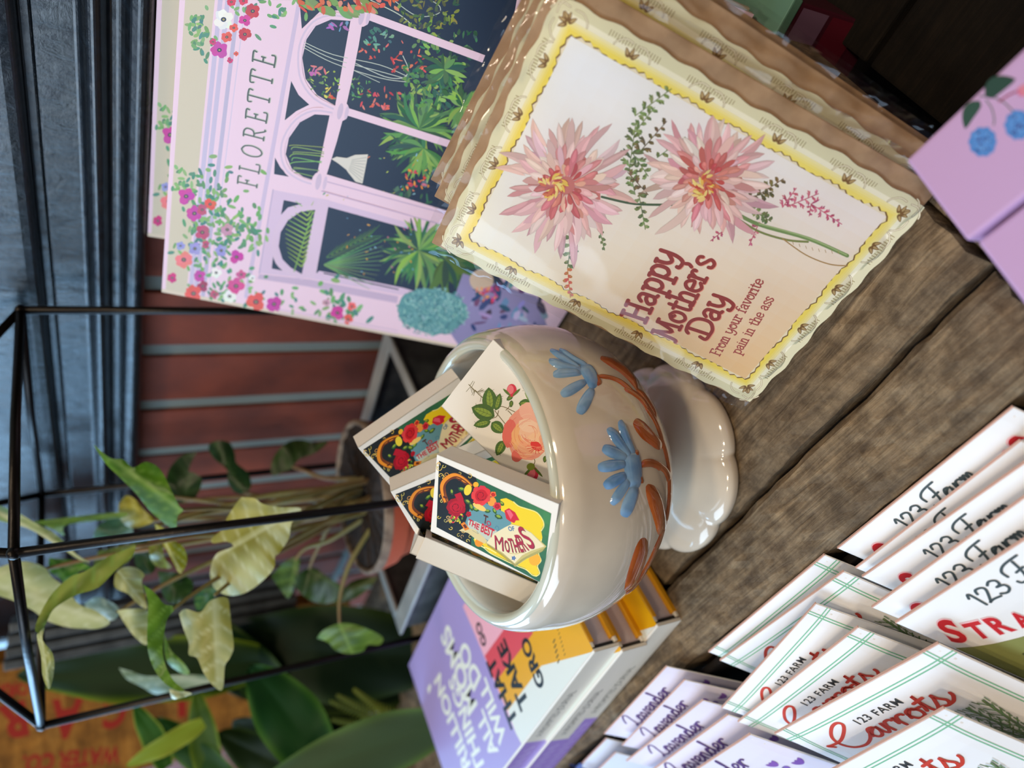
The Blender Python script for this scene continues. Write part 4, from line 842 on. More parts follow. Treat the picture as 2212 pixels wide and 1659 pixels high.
    for x, y, r, c in ((402, 424, 17, mg), (454, 441, 12, co), (420, 461, 16, mg), (437, 453, 11, rs), (437, 502, 15, rs), (491, 496, 13, du), (390, 531, 9, lav), (421, 537, 13, lav), (478, 541, 12, lav), (397, 561, 17, (244, 124, 120)), (511, 555, 14, mg), (444, 528, 8, rs), (467, 589, 11, wh), (432, 596, 12, mg), (521, 593, 10, (214, 90, 140)), (545, 601, 7, wh), (510, 618, 17, (224, 74, 140)), (438, 618, 11, (170, 50, 90)), (418, 634, 17, co), (463, 636, 9, rs), (496, 640, 13, wh), (553, 652, 19, co), (592, 657, 16, mg), (705, 654, 8, du), (729, 676, 14, (214, 70, 150)), (760, 662, 9, (240, 110, 100)), (752, 690, 10, co), (372, 600, 10, (214, 40, 120)),
                      (483, 42, 20, wh), (474, 108, 17, mg), (546, 24, 15, (206, 60, 72)), (529, 74, 13, (206, 60, 72)), (529, 44, 12, (214, 60, 150)), (490, 80, 11, co), (505, 60, 9, co), (460, 90, 7, (214, 60, 110)), (500, 4, 9, (226, 60, 90)), (526, 2, 9, (226, 60, 90)), (497, 130, 6, (214, 60, 110)), (510, 116, 5, co)):
        flower((x, y), r, c)
    for k in range(16): an = rg.uniform(2, 4.2); c = (640+k*10+rg.uniform(-6, 6), rg.uniform(-4, 22)); a.petal(c, (c[0]+30, c[1]+18), 7, rnd((130, 160, 84), 14))
    dabs((640, -10, 870, 22), 34, ((226, 104, 60), (214, 80, 60), (236, 140, 110)), 7, 13)
    # lettering FLORETTE with a soft double edge
    a.glyphs('FLORETTE', ROMAN, (554, 406), (598, 104), (196, 196, 176), weight=.17, hs=1.12, dx=.05, dy=-.04)
    a.glyphs('FLORETTE', ROMAN, (554, 406), (598, 104), (84, 92, 84), weight=.13, hs=1.12)
    # lavender-blue bush and the quilted corner
    a.poly([(1000, 590), (1160, 640), (1200, 760), (1000, 760), (960, 700)], (150, 140, 180)); dabs((1020, 600, 1180, 740), 60, ((60, 80, 110), (166, 156, 200), (110, 80, 110), (120, 150, 180), (186, 176, 210), (70, 60, 90)), 8, 18)
    a.ell((1040, 605), 26, 24, (214, 186, 160)); dabs((1030, 622, 1075, 650), 20, ((226, 70, 70), (190, 90, 150), (240, 150, 90)), 4, 8)
    a.ell((934, 672), 76, 50, (104, 156, 156), .12, n=30, wob=.06)
    for k in range(420):
        an = rg.uniform(0, 6.28); r = math.sqrt(rg.random()); c = (934+78*r*math.cos(an), 672+53*r*math.sin(an)); a.ell(c, rg.uniform(2.5, 6), 1.2, rnd(rg.choice(((84, 136, 140), (140, 186, 180), (70, 120, 124), (160, 200, 190))), 8), rg.uniform(0, 3.1), n=6)
    for k in range(3): a.stroke([(600, 668+k*7), (860, 714+k*7)], 1.6, (214, 184, 204), sm=0, cap=False)
    return a
fa = florette_art()
# clip the print to the cover
def clipped_mesh(a, u0, u1, v0, v1):
    me = a.mesh(); bm = bmesh.new(); bm.from_mesh(me)
    for co, no in (((u0, 0, 0), (-1, 0, 0)), ((u1, 0, 0), (1, 0, 0)), ((0, v0, 0), (0, -1, 0)), ((0, v1, 0), (0, 1, 0))):
        bmesh.ops.bisect_plane(bm, geom=bm.verts[:]+bm.edges[:]+bm.faces[:], plane_co=co, plane_no=no, clear_outer=True)
    bm.to_mesh(me); bm.free(); return me
art_fl = clipped_mesh(fa, -BW/2, BW/2, 0, BH)
def picture_book(label, M):
    t = thing('picture_book', label, 'book', M, 'pink picture books leaning on the wall')
    fc = obj('front_cover', box(-BW/2, BW/2, 0, BH, -.0026, 0, .0006), 'book_cloth', t)
    obj('back_cover', box(-BW/2, BW/2, 0, BH, -BT, -BT+.0026, .0006), 'book_cloth', t)
    obj('spine', box(-BW/2, -BW/2+.0022, 0, BH, -BT+.001, -.001), 'book_cloth', t)
    obj('pages', box(-BW/2+.0025, BW/2-.004, .003, BH-.003, -BT+.0026, -.0026), 'pages', t)
    obj('cover_picture', art_fl, 'print', fc)
picture_book('front pink picture book titled FLORETTE, leaning behind the bowl and cards', MB1)
picture_book('second pink picture book peeking out behind and right of the front one', book_pose(.356, .388, rad(9.5)))

# ================================================================== STACK OF JOURNALS
YJ = rad(135); JU = Vector((math.cos(YJ), math.sin(YJ), 0)); JV = Vector((math.cos(YJ-math.pi/2), math.sin(YJ-math.pi/2), 0))   # spine direction, away from spine
JL, JD, JT = .265, .134, .0183
def jpose(o): return Matrix(((JV.x, JU.x, 0, o[0]), (JV.y, JU.y, 0, o[1]), (0, 0, 1, o[2]), (0, 0, 0, 1)))
JTOP = onz(1284, 1409, 3*JT); MJ3 = jpose((JTOP.x, JTOP.y, 2*JT))
q2 = onz(1345, 1408, 2*JT); MJ2 = jpose((q2.x, q2.y, JT)); q1 = onz(1422, 1353, JT); MJ1 = jpose((q1.x, q1.y, .0003))
def journal_art():
    a = Art(MJ3, origin=(0, 0, JT)); wh = (226, 230, 220); pu = (166, 150, 206)
    a.poly([(.0015, 0), (JD, 0), (JD, JL), (.0015, JL)], pu); a.px = True
    a.poly([(1021, 1358), (1114, 1583), (1136, 1626), (1262, 1463), (1290, 1405), (1270, 1340), (1130, 1120), (1000, 1310)], (240, 176, 190))
    a.poly([(1047, 1417), (1097, 1535), (1114, 1583), (1138, 1626), (1290, 1406), (1280, 1340), (1160, 1260)], (218, 78, 88))
    a.poly([(1071, 1473), (1097, 1535), (1116, 1583), (1140, 1626), (1290, 1406), (1280, 1340), (1190, 1240), (1150, 1370)], (228, 166, 6))
    a.poly([(1097, 1535), (1170, 1438), (1255, 1415), (1290, 1405), (1262, 1463), (1138, 1628), (1114, 1583)], wh)
    w = (232, 236, 224); k = (24, 26, 26)
    a.text('TRILLION', (1030, 1690), (950, 1452), w, hs=1.25, bold=.03); a.text("'", (941, 1462), (937, 1452), w, hs=1.0, bold=.02)
    a.text('THINGS', (1050, 1664), (983, 1452), w, hs=1.25, bold=.03)
    a.text('ALL', (1077, 1624), (1042, 1530), w, hs=1.25, bold=.03); a.text('MOMS', (1031, 1522), (967, 1346), w, hs=1.3, bold=.03)
    a.text('WILL', (1096, 1594), (1048, 1462), w, hs=1.2, bold=.03); a.text('DO', (1039, 1462), (1003, 1380), w, hs=1.35, bold=.03)
    a.text('THAT', (1120, 1560), (1064, 1412), k, hs=1.1, bold=.04); a.text('GO', (1052, 1390), (1035, 1340), k, hs=1.1, bold=.04)
    a.text('TAKE', (1143, 1522), (1089, 1378), k, hs=1.1, bold=.04); a.text('GRO', (1178, 1478), (1138, 1372), k, hs=1.1, bold=.04)
    for i in range(5): a.stroke([(1205-i*2.4, 1432-i*11), (1208-i*2.4, 1425-i*11)], 3, (110, 86, 20), sm=0)
    for i in range(7): a.stroke([(1219-i*2.4, 1416-i*9), (1221-i*2.4, 1411-i*9)], 1.6, (110, 86, 20), sm=0)
    me = clipped_mesh(a, 0.0015, JD, 0, JL); return me
art_j = journal_art()
def spine_art():
    a = Art(None, origin=(0, 0, 0), U=(0, -1, 0), V=(0, 0, 1))      # u runs from head to tail
    a.poly([(-JL, .0006), (0, .0006), (0, JT-.0006), (-JL, JT-.0006)], (222, 214, 200)); a.poly([(-JL, .0006), (-.124, .0006), (-.1165, JT-.0006), (-JL, JT-.0006)], (160, 130, 200))
    for i in range(14): a.stroke([(-.130-i*.009, .006), (-.134-i*.009, .012)], .0011, (214, 196, 230), sm=0)
    a.text('A PROMPTED JOURNAL', (-.112, .0072), (-.050, .0072), (70, 66, 62), hs=1.35, bold=.0)
    return a.mesh()
art_sp = spine_art()
def journal(label, M):
    t = thing('journal', label, 'book', M, 'hardback journals in a flat stack')
    c = .0022
    tb_ = obj('top_board', box(.003, JD, 0, JL, JT-c, JT, .0006), 'card_side', t); obj('bottom_board', box(.003, JD, 0, JL, 0, c, .0006), 'card_side', t)
    sp_ = obj('spine', box(0, c, 0, JL, 0, JT, .0008), 'card_side', t)
    pg_ = obj('pages', box(.0045, JD-.003, .0028, JL-.0028, c, JT-c), 'pages', t); obj('endband', box(.0023, .0046, .0018, JL-.0018, c, JT-c), 'board_black', pg_)
    bm = bmesh.new()
    add_box(bm, .006, JD, -.0006, .0030, JT-c-.0006, JT-.0002, .0003); add_box(bm, .006, JD, -.0006, .0030, .0004, c+.0012, .0003)
    m = mat('marigold_paper', (226, 158, 10), .5); obj('paper_turn_in', bm, 'marigold_paper', t)
    obj('cover_print', art_j, 'print', tb_); obj('spine_print', art_sp, 'print', sp_)
journal('top journal of the stack, lilac cover reading TRILLION THINGS ALL MOMS WILL DO', MJ3)
journal('middle journal of the stack, between the lilac-covered top one and the lowest', MJ2)
journal('bottom journal of the stack, resting on the weathered planks by the lavender packets', MJ1)

# ================================================================== SEED PACKETS
def packet_mesh(w, h, th, seed):
    """paper sachet: flat back, softly puffed front, crimped flat top edge; local x across, z up from the bottom"""
    rg = random.Random(seed); bm = bmesh.new(); nx, nz = 16, 20; G = []
    for side in (1, 0):
        g = []
        for i in range(nx+1):
            row = []
            for j in range(nz+1):
                s_, t = i/nx*2-1, j/nz; e = (1-abs(s_)**5)*min(1, (1-t)*7+.10)*min(1, t*8+.1)
                yy = -th*e*(1 if side else -.25)-(.0004 if side else 0)
                row.append(bm.verts.new((s_*w/2, yy, t*h-h)))
            g.append(row)
        for i in range(nx):
            for j in range(nz):
                f_ = (g[i][j], g[i+1][j], g[i+1][j+1], g[i][j+1]); bm.faces.new(f_ if side else f_[::-1])
        G.append(g)
    A, B = G
    def st(p, q):
        for k in range(len(p)-1): bm.faces.new((p[k], p[k+1], q[k+1], q[k]))
    st([r[-1] for r in A], [r[-1] for r in B]); st([r[0] for r in A][::-1], [r[0] for r in B][::-1]); st(A[0], B[0]); st(A[-1][::-1], B[-1][::-1])
    bmesh.ops.recalc_face_normals(bm, faces=bm.faces[:]); return bm
PTH = .0022
def puff_e(s_, t): return (1-abs(s_)**5)*min(1, (1-t)*7+.10)*min(1, t*8+.1)
def puffed(me, w, h):
    """lay a flat print over the packet's puffed front, following the same facets"""
    nx, nz = 16, 20; bm = bmesh.new(); bm.from_mesh(me)
    for i in range(1, nx): bmesh.ops.bisect_plane(bm, geom=bm.verts[:]+bm.edges[:]+bm.faces[:], plane_co=(w*(i/nx-.5), 0, 0), plane_no=(1, 0, 0))
    for j in range(1, nz): bmesh.ops.bisect_plane(bm, geom=bm.verts[:]+bm.edges[:]+bm.faces[:], plane_co=(0, 0, h*(j/nz-1)), plane_no=(0, 0, 1))
    for v in bm.verts:
        a = max(0, min(nx-1e-6, (v.co.x/w+.5)*nx)); b = max(0, min(nz-1e-6, (v.co.z/h+1)*nz)); i, j = int(a), int(b); fa_, fb = a-i, b-j
        E = lambda p, q: puff_e(p/nx*2-1, q/nz)
        v.co.y += -PTH*((E(i, j)*(1-fa_)+E(i+1, j)*fa_)*(1-fb)+(E(i, j+1)*(1-fa_)+E(i+1, j+1)*fa_)*fb)-.0005
    bm.to_mesh(me); bm.free(); return me
W0, H0 = .1, .132
def seed_art(kind):
    a = Art(None, origin=(0, 0, 0), U=(1, 0, 0), V=(0, 0, 1)); a.lift = .00013; a.step = .000012; w, h = W0, H0; rg = random.Random(hash(kind) % 7+1)
    def quadgrid(x0, x1, z0, z1, col):
        a.poly([(x0, z0), (x1, z0), (x1, z1), (x0, z1)], col)
    if kind == 'strawberry':
        quadgrid(-w/2+.0004, w/2-.0004, -h+.0004, -.0004, (244, 242, 240))
        arc = lambda x: -.0335+.0135*(x/.05)**2
        a.poly([(-w/2+.0004, -h+.0004), (w/2-.0004, -h+.0004)]+[(x/1000, arc(x/1000)-.0055) for x in range(49, -50, -7)], (142, 146, 84))
        a.glyphs('123 Farm', CUR, (-.0215, -.0135), (.0185, -.0135), (66, 78, 80), weight=.18, hs=.82, dy=.0)
        for k, ch in enumerate('STRAWBERRIES'):
            xc = -.0434+k*.0079; sl = math.atan(.0135*2*xc/.05**2); zc = arc(xc); ww = .0034 if ch != 'I' else .0012
            for col_, ox, hs_, b_ in (((248, 200, 204), .0000, 1.02, .055), ((206, 36, 44), .0003, 1.0, .035)):
                d_ = Vector((math.cos(sl), math.sin(sl)))*(ww-ox); a.text(ch, (xc-d_.x, zc-d_.y), (xc+d_.x, zc+d_.y), col_, hs=(1.55 if ch != 'I' else .52)*hs_, bold=b_)
        for cx, cz, r in ((-.018, -.056, .0115), (.02, -.070, .011), (-.03, -.085, .009)):
            for k in range(14): an = rg.uniform(0, 6.28); a.petal((cx, cz), (cx+r*1.9*math.cos(an), cz+r*1.9*math.sin(an)), r*.3, rnd((84, 92, 50), 10))
            for k in range(7): an = k*.9; a.ell((cx+r*.66*math.cos(an), cz+r*.66*math.sin(an)), r*.42, r*.34, (244, 214, 196), an)
            a.ell((cx, cz), r*.34, r*.34, (232, 170, 40))
        for cx, cz in ((.0, -.09), (.03, -.1), (-.012, -.115)):
            a.poly([(cx-.009, cz+.006), (cx, cz+.009), (cx+.009, cz+.006), (cx+.006, cz-.006), (cx, cz-.012), (cx-.006, cz-.006)], (212, 44, 44))
    elif kind == 'carrot':
        quadgrid(-w/2+.0004, w/2-.0004, -h+.0004, -.0004, (246, 245, 246)); g1 = (128, 196, 156)
        for d in (.0062, .0078):
            for q in (((-w/2, -d), (w/2, -d)), ((-w/2+d, 0), (-w/2+d, -h)), ((w/2-d, 0), (w/2-d, -h)), ((-w/2, -h+d), (w/2, -h+d))):
                n = 8; P0, P1 = Vector(q[0]), Vector(q[1]); a.stroke([tuple(P0+(P1-P0)*k/n) for k in range(n+1)], .00055, g1, sm=0, cap=False)
        a.text('123 FARM', (-.0132, -.0160), (.0126, -.0160), (60, 62, 64), hs=1.0, bold=.015, space=1.15)
        a.glyphs('Carrots', CUR, (-.0300, -.0270), (.0295, -.0270), (206, 66, 50), weight=.17, hs=.78)
        for cx in (-.020, .004, .026):
            gt = (112, 138, 96)
            for b_ in range(3):
                x1 = cx+(b_-1)*.008; a.stroke([(cx, -.070), ((cx+x1)/2, -.052), (x1, -.033)], .0011, gt)
                for k in range(7):
                    t = .25+k*.11; q = (cx+(x1-cx)*t, -.070+.037*t)
                    for s_ in (-1, 1): a.stroke([q, (q[0]+s_*.005*(1.2-t), q[1]+.004)], .0006, rnd(gt, 8), sm=0); a.stroke([(q[0]+s_*.0025, q[1]+.002), (q[0]+s_*.003, q[1]+.005)], .0005, rnd(gt, 8), sm=0)
            a.poly([(cx-.006, -.076), (cx, -.073), (cx+.006, -.076), (cx+.004, -.095), (cx+.001, -.120), (cx-.001, -.120), (cx-.004, -.095)], (236, 128, 50))
    else:
        quadgrid(-w/2+.0004, w/2-.0004, -h+.0004, -.0004, (236, 230, 246) if kind == 'lavender' else (222, 230, 246))
        if kind == 'lavender':
            a.glyphs('Lavender', CUR, (-.0255, -.0150), (.0280, -.0150), (92, 62, 126), weight=.17, hs=.85)
            for cx, tilt in ((.034, .2), (.012, .0), (-.014, -.15)):
                for k in range(6): z = -.03-k*.009; a.ell((cx+tilt*(z+.03), z), .0032, .0022, rnd((146, 100, 186), 10), .6); a.ell((cx+tilt*(z+.03)-.003, z-.002), .0028, .0016, rnd((126, 84, 170), 10), -.6)
                a.stroke([(cx, -.028), (cx-.01, -.075), (cx-.02, -.12)], .0007, (120, 146, 110))
            for cx, cz in ((.034, -.0255), (.043, -.034)):
                for s_ in (-1, 0, 1): a.petal((cx, cz), (cx+s_*.0028, cz+.0055), .0013, (140, 96, 184))
        else:
            a.glyphs('at', CUR, (-.02, -.02), (.006, -.02), (90, 110, 170), weight=.2)
    return puffed(a.mesh(), w, h)
ARTS = {k: seed_art(k) for k in ('strawberry', 'carrot', 'lavender', 'blue')}
pm = packet_mesh(W0, H0, PTH, 1); PME = bpy.data.meshes.new('packet'); pm.to_mesh(PME); pm.free(); PME.materials.append(MATS['packet_paper'])
for p in PME.polygons: p.use_smooth = True
def packet(kind, label, group, x, y, z, rx, rz, w):
    # slide along the line of sight so that every packet's top edge stands at its own real height
    s = w/W0; t = thing('seed_packet', label, 'seed packet', Matrix.Translation((x, y, z)) @ Euler((rad(rx), 0, rad(rz))).to_matrix().to_4x4() @ Matrix.Diagonal((s, s, s, 1)), group)
    o = bpy.data.objects.new('paper_sachet', PME); COL.objects.link(o); o.parent = t
    obj('printed_front', ARTS[kind], 'print', o)
    bm = bmesh.new(); add_box(bm, -W0/2, W0/2, -.0007, .0004, -.0003, .0002, .0001); obj('folded_edge', bm, 'packet_edge', t)
    return t
def norm_packet(kind, label, group, x, y, z, rx, rz, w, ztop=-.001):
    s = (CAMZ-ztop)/(CAMZ-z); packet(kind, label, group, x*s, y*s, ztop, rx, rz, w*s)
gc, gs, gl, gb = 'carrot seed packets filed in the display box', 'strawberry seed packets filed in the display box', 'lavender seed packets filed in the display box', 'pale blue packets filed at far left'
norm_packet('carrot', 'rearmost carrot packet, green double border, against the front plank edge', gc, -.1133, .2516, .0133, -34, -49.2, .098)
norm_packet('carrot', 'second carrot packet from the rear, its lettering almost wholly covered', gc, -.1187, .2464, .0095, -35, -51.2, .098)
norm_packet('carrot', 'third carrot packet from the rear, turned slightly, 123 FARM just showing', gc, -.1481, .2692, -.007, -35.2, -41.8, .098, ztop=.004)
norm_packet('carrot', 'fourth carrot packet from the rear, top half of red Carrots lettering showing', gc, -.1442, .2385, .0094, -34.6, -46.9, .098)
norm_packet('carrot', 'carrot packet with whole red Carrots lettering and a leaf tuft showing', gc, -.1306, .1935, .0309, -36.9, -51.1, .098)
norm_packet('strawberry', 'rearmost strawberry packet, standing against the plank edge', gs, -.0485, .1776, .0037, -35.7, -49.9, .098)
norm_packet('strawberry', 'second strawberry packet from the plank edge, red letters cut off below', gs, -.0635, .1883, -.0228, -34.9, -49.5, .098, ztop=-.004)
norm_packet('lavender', 'rearmost lavender packet beside the bottom journal spine', gl, -.214, .3898, -.0147, -26, -45.4, .098, ztop=.012)
norm_packet('lavender', 'second lavender packet from the journals, Lavender script partly covered', gl, -.2283, .3935, -.0325, -27, -44.9, .098, ztop=.008)
norm_packet('lavender', 'third lavender packet from the journals, script almost hidden', gl, -.2158, .3495, -.0037, -28.6, -48.5, .098, ztop=.004)
def packet_at(kind, label, group, tr, rz, rx, w=.098, corner='TR', z=-.001):
    """top corner known: place the packet so that this corner is where its top edge ends"""
    P = onz(*tr, z); d = Vector((math.cos(rad(rz)), math.sin(rad(rz)), 0)); c = P-d*w/2 if corner == 'TR' else P+d*w/2
    packet(kind, label, group, c.x, c.y, z, rx, rz, w)
packet_at('carrot', 'frontmost white carrot packet with carrot tops fully shown', gc, (2039, 1527), -48.5, -37, .108)
packet_at('strawberry', 'third strawberry packet, 123 Farm over half-covered red letters', gs, (1862, 1244), -51, -35, .100, 'TL')
packet_at('strawberry', 'fourth strawberry packet, tan-shaded, directly behind the front one', gs, (1883, 1310), -49, -35.5, .104, 'TL')
packet_at('strawberry', 'frontmost strawberry packet with big red STRAW lettering and a white daisy', gs, (1934, 1343), -50, -36.5, .108, 'TL')
packet_at('lavender', 'fourth lavender packet with whole dark Lavender script', gl, (1572, 1542), -48.5, -31, .104)
packet_at('lavender', 'frontmost lavender packet with purple sprigs at its corner', gl, (1620, 1584), -49, -33, .108)
packet_at('blue', 'pale blue packet nearest the journal spines at far left', gb, (1310, 1594), -46, -28, .098)
packet_at('blue', 'pale blue packet in front of the other pale blue one', gb, (1330, 1624), -46, -29, .100)
# the display box they stand in
DBX = thing('display_box', 'dark low wooden box below the plank edge, holding the files of seed packets', 'box', TM)
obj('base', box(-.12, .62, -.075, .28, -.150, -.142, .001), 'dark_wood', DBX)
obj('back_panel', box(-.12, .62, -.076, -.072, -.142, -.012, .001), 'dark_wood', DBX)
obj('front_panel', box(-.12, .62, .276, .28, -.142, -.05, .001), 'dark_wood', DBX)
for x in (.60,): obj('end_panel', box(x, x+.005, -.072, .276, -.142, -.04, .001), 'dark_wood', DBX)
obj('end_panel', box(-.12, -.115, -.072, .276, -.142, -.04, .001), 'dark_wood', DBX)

# ================================================================== LILAC BOXES AND METAL TRAY AT RIGHT
PL = onz(1958, 345, .055); PK = onz(2090, 520, .055); pdir = (PK-PL); pw = pdir.length; pdir.normalize(); pn = Vector((pdir.y, -pdir.x, 0))
if pn.y > 0: pn = -pn
# local x along the short far edge, y away from camera's right-hand side
def lb(o): return Matrix(((pdir.x, -pn.x, 0, o.x), (pdir.y, -pn.y, 0, o.y), (0, 0, 1, 0), (0, 0, 0, 1)))
def lilac_art(M, h):
    a = Art(M, origin=(0, 0, h)); a.px = True; rg = random.Random(8)
    def z(*pts): return [(1880+x/2.765, 100+y/2.765) for x, y in pts]
    a.stroke(z((655, 300), (720, 300), (790, 330), (850, 385)), 3, (70, 96, 84)); a.stroke(z((690, 320), (725, 370), (740, 430), (738, 470)), 3, (84, 108, 96))
    a.petal(z((685, 300))[0], z((870, 195))[0], 19, (42, 70, 60), -.12, .7); a.petal(z((655, 325))[0], z((565, 495))[0], 15, (48, 78, 66), .12, .7); a.stroke(z((770, 330), (830, 290), (900, 260)), 4, (150, 60, 90))
    for c in ((672, 570), (885, 470)):
        q = z(c)[0]
        for k in range(10): an = k*.63; a.ell((q[0]+20*math.cos(an), q[1]+22*math.sin(an)), 11, 11, (80, 132, 196), wob=.1)
        a.ell(q, 22, 24, (84, 136, 200))
        for k in range(24): a.ell((q[0]+rg.uniform(-18, 18), q[1]+rg.uniform(-20, 20)), 2.6, 3.4, rg.choice(((58, 84, 148), (70, 70, 130), (104, 156, 214))), rg.uniform(0, 3))
    for k in range(8): a.ell(z((880+rg.uniform(0, 60), 270+rg.uniform(-30, 30)))[0], 9, 9, rnd((206, 120, 150), 12))
    for c in ((1060, 330), (1240, 420), (1120, 180)):
        q = z(c)[0]
        for k in range(10): an = k*.63; a.ell((q[0]+20*math.cos(an), q[1]+22*math.sin(an)), 11, 11, rnd((206, 130, 160), 12), wob=.1)
    return a.mesh()
def lilac_box(label, o, h, length, art=True):
    M = lb(o); t = thing('gift_box', label, 'box', M, 'lilac boxes in the metal tray')
    obj('body', box(0.0006, pw-.0006, -length, 0, .003, h-.010, .0008), 'lilac_card', t)
    bm = bmesh.new(); add_box(bm, 0, pw, -length, 0.0003, h-.012, h, .0012); ld = obj('lid', bm, 'lilac_card', t)
    if art: obj('flower_print', lilac_art(M, h), 'print', ld)
    return t
lilac_box('lilac box printed with blue hydrangeas, over the right corner of the front card', Vector((PL.x, PL.y, 0)), .055, .11)
g2 = onz(2112, 522, .053); lilac_box('plain lilac box beside the hydrangea one, nearest the photographer', Vector((g2.x, g2.y, 0)), .053, .11, False)
mt = thing('metal_tray', 'galvanised flat tray under the lilac boxes at the table end', 'tray', TM)
ta, tb = onz(2007, 456, 0), onz(2212, 671, 0)
tl = TM.inverted() @ ta
obj('tray_base', box(-.10, .080, -.162, .02, -.0035, -.002, .0005), 'zinc', mt)
for b_ in ((.0785, .0800, -.162, .02), (-.10, -.0985, -.162, .02), (-.10, .080, .0185, .02), (-.10, .080, -.162, -.1605)): obj('tray_rim', box(*b_, -.002, .0035, .0004), 'zinc', mt)
# small mint-lidded carton in the shade
tn = onz(1730, 34, -.012); ck = thing('carton', 'small carton with mint lid and red and purple panels, in the shade at right', 'carton', Matrix.Translation((tn.x+.008, tn.y, 0)) @ Matrix.Rotation(rad(-47), 4, 'Z'))
mat('mint_card', (96, 140, 122), .5); mat('plum_card', (74, 22, 40), .5)
obj('lid', box(-.040, 0, -.001, .045, -.014, -.008, .0008), 'mint_card', ck); cbd = obj('body', box(-.039, -.001, 0, .044, -.0745, -.014, .0008), 'plum_card', ck)
a = Art(None, origin=(0, 0, 0), U=(1, 0, 0), V=(0, 0, 1)); a.O = Vector((0, -.0003, 0)); a.poly([(-.018, -.036), (-.003, -.036), (-.003, -.017), (-.018, -.017)], (120, 90, 116)); a.poly([(-.037, -.036), (-.020, -.036), (-.020, -.016), (-.037, -.016)], (206, 40, 34)); a.ell((-.028, -.026), .005, .004, (214, 110, 60)); a.poly([(-.036, -.060), (-.003, -.060), (-.003, -.039), (-.036, -.039)], (100, 26, 44))
obj('side_panels', a.mesh(), 'print', cbd)

# ================================================================== WIRE HOUSE, PLANTER TRAY, POTTED ARROWHEAD PLANT
SC = .785; TC = Vector((-.0922*SC, .7547*SC, 0)); TY = .7926; TLn, TWd = .2375*SC, .2429*SC; TZ = CAMZ-(CAMZ-.0112)*SC; EZ = CAMZ+(.3346-CAMZ)*SC
ex = Vector((math.cos(TY), math.sin(TY), 0)); ey = Vector((-math.sin(TY), math.cos(TY), 0))
TRM = Matrix(((ex.x, ey.x, 0, TC.x), (ex.y, ey.y, 0, TC.y), (0, 0, 1, 0), (0, 0, 0, 1)))
def trough(name, label, hx, hy, z0, z1):
    t = thing(name, label, 'tray', TRM); w = .003
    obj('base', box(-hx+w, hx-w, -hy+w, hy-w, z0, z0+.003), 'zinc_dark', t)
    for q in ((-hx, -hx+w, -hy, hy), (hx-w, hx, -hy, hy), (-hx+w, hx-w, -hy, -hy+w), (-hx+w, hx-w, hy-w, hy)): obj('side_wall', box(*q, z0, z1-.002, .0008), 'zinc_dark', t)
    bm = bmesh.new(); R = .0125     # broad turned-over rim
    for q in ((-hx-.004, -hx+R, -hy-.004, hy+.004), (hx-R, hx+.004, -hy-.004, hy+.004), (-hx+R, hx-R, -hy-.004, -hy+R*.5), (-hx+R, hx-R, hy-R*.5, hy+.004)): add_box(bm, *q, z1-.003, z1, .0012)
    obj('rolled_rim', bm, 'zinc', t); return t
TRM = TRM @ Matrix.Translation((-.006, 0, 0))
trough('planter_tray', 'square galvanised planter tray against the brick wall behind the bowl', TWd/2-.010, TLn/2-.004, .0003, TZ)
TRM = TRM @ Matrix.Translation((.006, 0, 0))
fr = thing('wire_frame', 'black iron rod house frame with pointed top around the arrowhead plant', 'frame', TRM)
hx, hy = TWd/2+.004, TLn/2+.004; RR = .0027
CI = TRM.inverted() @ CAM
def corner(cx, cy, k=1.0):
    p = Vector((cx*hx, cy*hy, EZ)); q = CI+(p-CI)*k; return q
CN = [corner(-1, -1), corner(1, -1, .925), corner(1, 1, .97), corner(-1, 1, 1.005)]; APEX = Vector((0, 0, EZ+.115))
for p in CN:
    bm = bmesh.new(); add_tube(bm, [(p.x, p.y, .0005), (p.x, p.y, p.z*.5), p], RR); bmesh.ops.create_icosphere(bm, subdivisions=2, radius=RR*1.3, matrix=Matrix.Translation(p)); obj('post', bm, 'black_metal', fr, smooth=True)
    bm = bmesh.new(); add_tube(bm, [p, APEX], RR); obj('roof_rod', bm, 'black_metal', fr, smooth=True)
for k in range(4):
    pA, pB = CN[k], CN[(k+1) % 4]
    bm = bmesh.new(); add_tube(bm, [pA, (pA+pB)/2+Vector((0, 0, .001)), pB], RR); obj('eave_rod', bm, 'black_metal', fr, smooth=True)
    bm = bmesh.new(); add_tube(bm, [Vector((pA.x, pA.y, .004)), Vector((pB.x, pB.y, .004))], RR*.8); obj('base_rod', bm, 'black_metal', fr, smooth=True)
bm = bmesh.new(); bmesh.ops.create_icosphere(bm, subdivisions=2, radius=.004, matrix=Matrix.Translation((0, 0, EZ+.116))); obj('finial', bm, 'black_metal', fr, smooth=True)
pc = onz(812, 1068, .088); pot = thing('flower_pot', 'terracotta pot full of dark soil standing in the planter tray', 'pot', Matrix.Translation((pc.x, pc.y, .018)))
pr = [(.0001, 0), (.036, 0), (.038, .002), (.0540, .062), (.0575, .064), (.0615, .078), (.0615, .0825)]
bm, rg_ = lathe(pr, 64); obj('pot', bm, 'terracotta', pot, smooth=False)
mat('mineral_rim', (150, 132, 112), .8, mottled=((96, 78, 64), 90, 4))
bm, rg_ = lathe([(.0616, .0780), (.0622, .0840), (.0600, .0852), (.0580, .0840), (.0575, .0740)], 64); obj('stained_rim', bm, 'mineral_rim', pot, smooth=True)
bm, rg_ = lathe([(.0001, .0815), (.015, .0812), (.03, .0806), (.045, .0812), (.0590, .0822)], 60, lambda j, a, r, z: (r, z+random.uniform(-.0012, .0016))); obj('soil', bm, 'soil', pot, smooth=False)
obj('saucer', lathe([(.0001, -.014), (.040, -.014), (.048, -.002), (.046, -.002), (.039, -.0005), (.0001, -.0005)], 48)[0], 'terracotta', pot)

